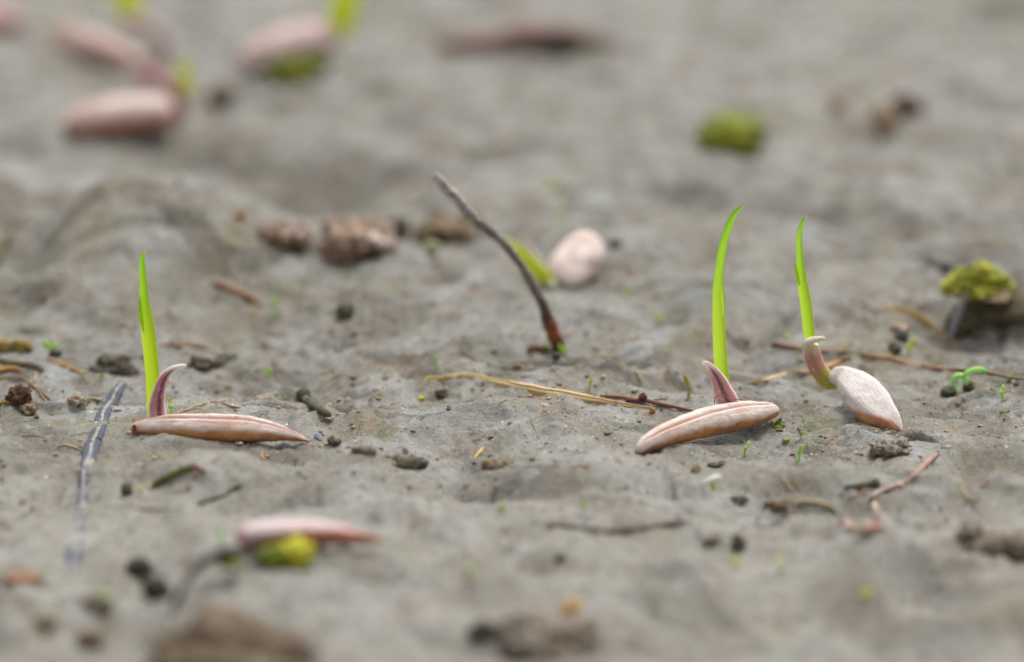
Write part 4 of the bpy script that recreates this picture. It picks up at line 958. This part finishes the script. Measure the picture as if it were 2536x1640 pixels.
for kd, px, sz, lb in [
    (q0, cE(325, 850), 34, "small two-leaved sprout in front of a dark crumb near the left edge"),
    (q1, cE(525, 990), 18, "yellow-green dot of a sprout at the end of the ochre straw"),
    (q0, cE(645, 1000), 18, "bright green dot of a sprout below the dark grey clod at the left"),
    (b0, cE(1745, 600), 44, "blurred slender green sprout right of the short rusty straw"),
    (q0, cE(1715, 1000), 24, "green two-leaved sprout in the hollow between the left seedling and the pellet"),
    (q1, cA(345, 1175), 16, "olive leaflet right of the purple hook of the left seedling, upper of two"),
    (q0, cA(360, 1228), 20, "green leaflet right of the purple hook of the left seedling, lower of two"),
    (b0, cD(715, 940), 30, "upright green sprout behind the left end of the golden straw"),
    (b1, cD(1695, 1070), 26, "yellow-green bud standing behind the middle of the golden straw"),
    (q0, cD(1525, 855), 26, "bright green rounded leaf at the foot of the leaning stick"),
    (q0, cB(1500, 1440), 32, "two-leaved sprout under the middle seed, largest sprout there"),
    (b0, cB(2195, 1500), 32, "slender green sprout on the mud hump right of the middle seed's two-leaved sprout"),
    (q0, cB(2265, 990), 10, None), (q1, cB(205, 500), 8, None), (q0, cB(85, 1035), 8, None), (q0, cB(90, 700), 8, None), (q1, cB(1800, 1460), 8, None),
    (q0, cC(205, 1240), 9, "green speck of a sprout left of the tip half of the right seed"), (q1, cC(275, 1385), 8, None),
    (q1, cC2(838, 900), 36, "yellow-green sprout below the pale pinkish pebble"),
    (b1, cC2(470, 895), 18, "yellow-green sprout growing on the long root behind the right seedling"),
    (q0, cC2(1385, 1172), 34, "forked green sprout near the right edge below the root"),
    (q1, cC2(1410, 1058), 16, "yellow-green dot just above the forked sprout near the right edge"),
    (b1, cC2(1178, 975), 14, "olive bud behind the curled pale sprout"),
    (q1, cC2(235, 1430), 7, None), (q0, cC2(1070, 1470), 7, None), (q1, cC2(125, 820), 20, "blurred olive sprout behind the thick end of the long root"),
    (b0, cG(1165, 600), 26, "bright green blade alone on the mud in the lower centre"),
    (q0, cG(1680, 550), 20, "faint green sprout in the lower centre right of the bright green blade"),
    (q1, cG(1240, 55), 7, None), (q1, cG(1560, 58), 10, None), (q1, cG(1800, 52), 12, None), (q1, cG(560, 890), 24, "yellow out-of-focus sprout right of the foreground seed"),
    (q1, cG(960, 1010), 34, "olive out-of-focus sprout in the bottom centre"), (q1, cG(1690, 125), 8, None),
    (q0, cH(1890, 465), 16, "faint olive sprout right of the bent pink twig"), (q0, cH(1830, 180), 7, None), (q0, cH(1920, 210), 8, None), (q0, cH(910, 140), 7, None), (q0, cH(650, 228), 7, None),
    (q1, cH(755, 935), 30, "yellow out-of-focus sprout in the lower right"), (q1, cH(455, 945), 30, "ochre out-of-focus sprout below the dark standing crumb"), (q1, cH(1310, 1150), 34, "yellow out-of-focus sprout beside the long hollow at the lower right"),
    (b0, cF(1440, 785), 34, "green out-of-focus sprout left of the foreground seed"),
    (b0, cF(1240, 1015), 34, "pale green out-of-focus sprout above the dark curved twig"),
    (q0, cF(700, 1170), 30, "green out-of-focus sprout above the dark crumb at the lower left"),
    (q0, cE(740, 1260), 8, None), (q0, cE(795, 1330), 8, None),
    (q1, DS(1302, 505), 30, "blurred green sprout above the rear pink seed"), (q1, DS(1290, 450), 30, "blurred olive sprout high above the rear pink seed"),
    (q1, cD(1925, 480), 22, "olive sprout right of the rear pink seed"), (q1, cD(2135, 650), 24, "olive sprout left of the tall middle leaf"), (q1, cD(1770, 240), 20, "yellowish bud at the right side of the rear pink seed"),
    (q1, DS(1745, 725), 16, "faint yellow sprout right of the tall middle leaf"),
]:
    sprout(kd, px, sz, lb)

# ------------------------------------------------------------------ countable crumbs of the sharp band
cm = [mesh_obj("soil_crumb", lump_data(Vector((0, 0, 0)), (.03, .03, .022), .4, 1, 2, 90 + i), m, None, (0, 0, 0)).data for i, m in enumerate((CLODD, CLODB, CLODD, OLIVE, CLODP))]
for o in [o for o in COL.objects if o.name.startswith("soil_crumb") and o.location.length == 0]:
    bpy.data.objects.remove(o)
rng = random.Random(3)
for i in range(190):
    px = rng.uniform(0, 2536); py = rng.triangular(620, 1500, 1010)
    g = P(px, py)
    o = bpy.data.objects.new("soil_crumb", rng.choice(cm)); COL.objects.link(o)
    k = rng.choice((.3, .35, .4, .5, .6, .8))
    o.location = (g + Vector((0, 0, .006 * k))) * S
    o.scale = (k * rng.uniform(.8, 1.8), k, k * rng.uniform(.6, 1))
    o.rotation_euler = (0, 0, rng.uniform(0, 6.28))
    tag(o, "tiny crumb of soil lying loose on the grey mud", "soil crumb", "loose soil crumbs")

# ------------------------------------------------------------------ glinting sand grains, past counting
rg = np.random.default_rng(5)
ng = 9000
gx_ = rg.uniform(-7, 7, ng); gy_ = np.clip(rg.normal(-.8, 2.4, ng), -8, 9)
gz_ = H(gx_, gy_)
tet = np.array([(1, 1, 1), (1, -1, -1), (-1, 1, -1), (-1, -1, 1)], dtype=float)
sz = rg.choice([.003, .0045, .006, .0085], ng, p=[.4, .35, .2, .05])
ang = rg.uniform(0, 6.28, (ng, 3))
V = np.zeros((ng, 4, 3))
for a in range(4):
    v = np.tile(tet[a], (ng, 1))
    for ax in range(3):
        c_, s_ = np.cos(ang[:, ax]), np.sin(ang[:, ax])
        i, j = (ax + 1) % 3, (ax + 2) % 3
        vi = v[:, i] * c_ - v[:, j] * s_; vj = v[:, i] * s_ + v[:, j] * c_
        v[:, i] = vi; v[:, j] = vj
    V[:, a] = v * sz[:, None]
V += np.stack([gx_, gy_, gz_ + sz * .4], -1)[:, None, :]
F = np.array([(0, 1, 2), (0, 3, 1), (0, 2, 3), (1, 3, 2)])
faces = (np.arange(ng)[:, None, None] * 4 + F[None]).reshape(-1, 3)
me = bpy.data.meshes.new("sand_grains")
me.from_pydata((V.reshape(-1, 3) * S).tolist(), [], faces.tolist())
sn = N("quartz_sand", .3, .6)
sn.color(sn.ramp(sn.noise(40, 1), [(.35, srgb(170, 150, 120)), (.5, srgb(190, 186, 176)), (.65, srgb(226, 224, 218))]))
me.materials.append(sn.m)
o = bpy.data.objects.new("sand_grains", me); COL.objects.link(o)
tag(o, "glinting pale sand grains scattered over the mud", "sand", kind="stuff")

# ------------------------------------------------------------------ grit and fibre litter, past counting
rg = np.random.default_rng(11)
ico = bmesh.new(); bmesh.ops.create_icosphere(ico, subdivisions=1, radius=1)
iv = np.array([v.co[:] for v in ico.verts]); ifc = np.array([[v.index for v in f.verts] for f in ico.faces]); ico.free()
ng = 9000
gx_ = rg.uniform(-7, 7, ng); gy_ = np.clip(rg.normal(-.3, 3.0, ng), -8, 10)
keep = perlin(gx_ / 1.2, gy_ / 1.2, 71) + .6 * perlin(gx_ / .35, gy_ / .3, 72) > rg.uniform(-.7, .5, ng)
gx_, gy_ = gx_[keep], gy_[keep]; ng = len(gx_)
gz_ = H(gx_, gy_)
sz = rg.choice([.006, .009, .014, .021, .032], ng, p=[.32, .32, .22, .11, .03])
V = iv[None] * (1 + rg.uniform(-.35, .35, (ng, len(iv), 1))) * np.stack([sz * rg.uniform(.8, 2.0, ng), sz * rg.uniform(.8, 1.6, ng), sz * rg.uniform(.5, .9, ng)], -1)[:, None]
an = rg.uniform(0, 6.28, ng); c_, s_ = np.cos(an)[:, None], np.sin(an)[:, None]
V = np.stack([V[..., 0] * c_ - V[..., 1] * s_, V[..., 0] * s_ + V[..., 1] * c_, V[..., 2]], -1) + np.stack([gx_, gy_, gz_ + sz * .15], -1)[:, None]
faces = (np.arange(ng)[:, None, None] * len(iv) + ifc[None]).reshape(-1, 3)
me = bpy.data.meshes.new("grit")
me.from_pydata((V.reshape(-1, 3) * S).tolist(), [], faces.tolist())
a = me.attributes.new("tone", 'FLOAT', 'POINT'); a.data.foreach_set("value", np.repeat(rg.uniform(0, 1, ng), len(iv)).astype(np.float32))
gn = N("soil_grit", .7, .35)
tone = gn.ramp(gn.attr("tone"), [(0, srgb(84, 76, 60)), (.3, srgb(112, 102, 84)), (.5, srgb(140, 132, 116)), (.66, srgb(150, 124, 84)), (.74, srgb(128, 96, 68)), (.86, srgb(126, 128, 66)), (.93, srgb(120, 110, 92)), (1, srgb(190, 182, 168))])
gn.color(tone)
me.materials.append(gn.m)
o = bpy.data.objects.new("grit", me); COL.objects.link(o)
tag(o, "fine soil grit of mixed browns strewn over the mud", "grit", kind="stuff")
fm = N("dry_fibre", .6, .35)
fm.color(fm.ramp(fm.attr("groove"), [(0, srgb(120, 88, 62)), (.35, srgb(164, 130, 84)), (.6, srgb(190, 168, 124)), (.8, srgb(104, 88, 70)), (1, srgb(150, 140, 80))]))
for i in range(95):
    px = rng.uniform(-40, 2570); py = rng.triangular(620, 1400, 980)
    g = P(px, py); L = rng.uniform(.08, .36); th = rng.uniform(0, 6.28); cv = rng.uniform(-1.6, 1.6); w_ = rng.choice((.004, .005, .007, .010))
    rows = []; x, y = g.x, g.y
    for k in range(5):
        rows.append((x, y, hz(x, y) + w_ * rng.uniform(.3, 1.4), w_ * (1 if 0 < k < 4 else .4), w_ * .7))
        th += cv * .3 + rng.uniform(-.3, .3); x += L / 4 * math.cos(th); y += L / 4 * math.sin(th)
    d = loft(rows, 10, 6, 'flat')
    d[2]["groove"] = [rng.random()] * len(d[0])
    tag(mesh_obj("dry_fibre", d, fm.m, None, rows[0][:3]), "short hair-thin dry fibre lying on the mud among the grit", "plant fibre", "dry fibres strewn on the mud")
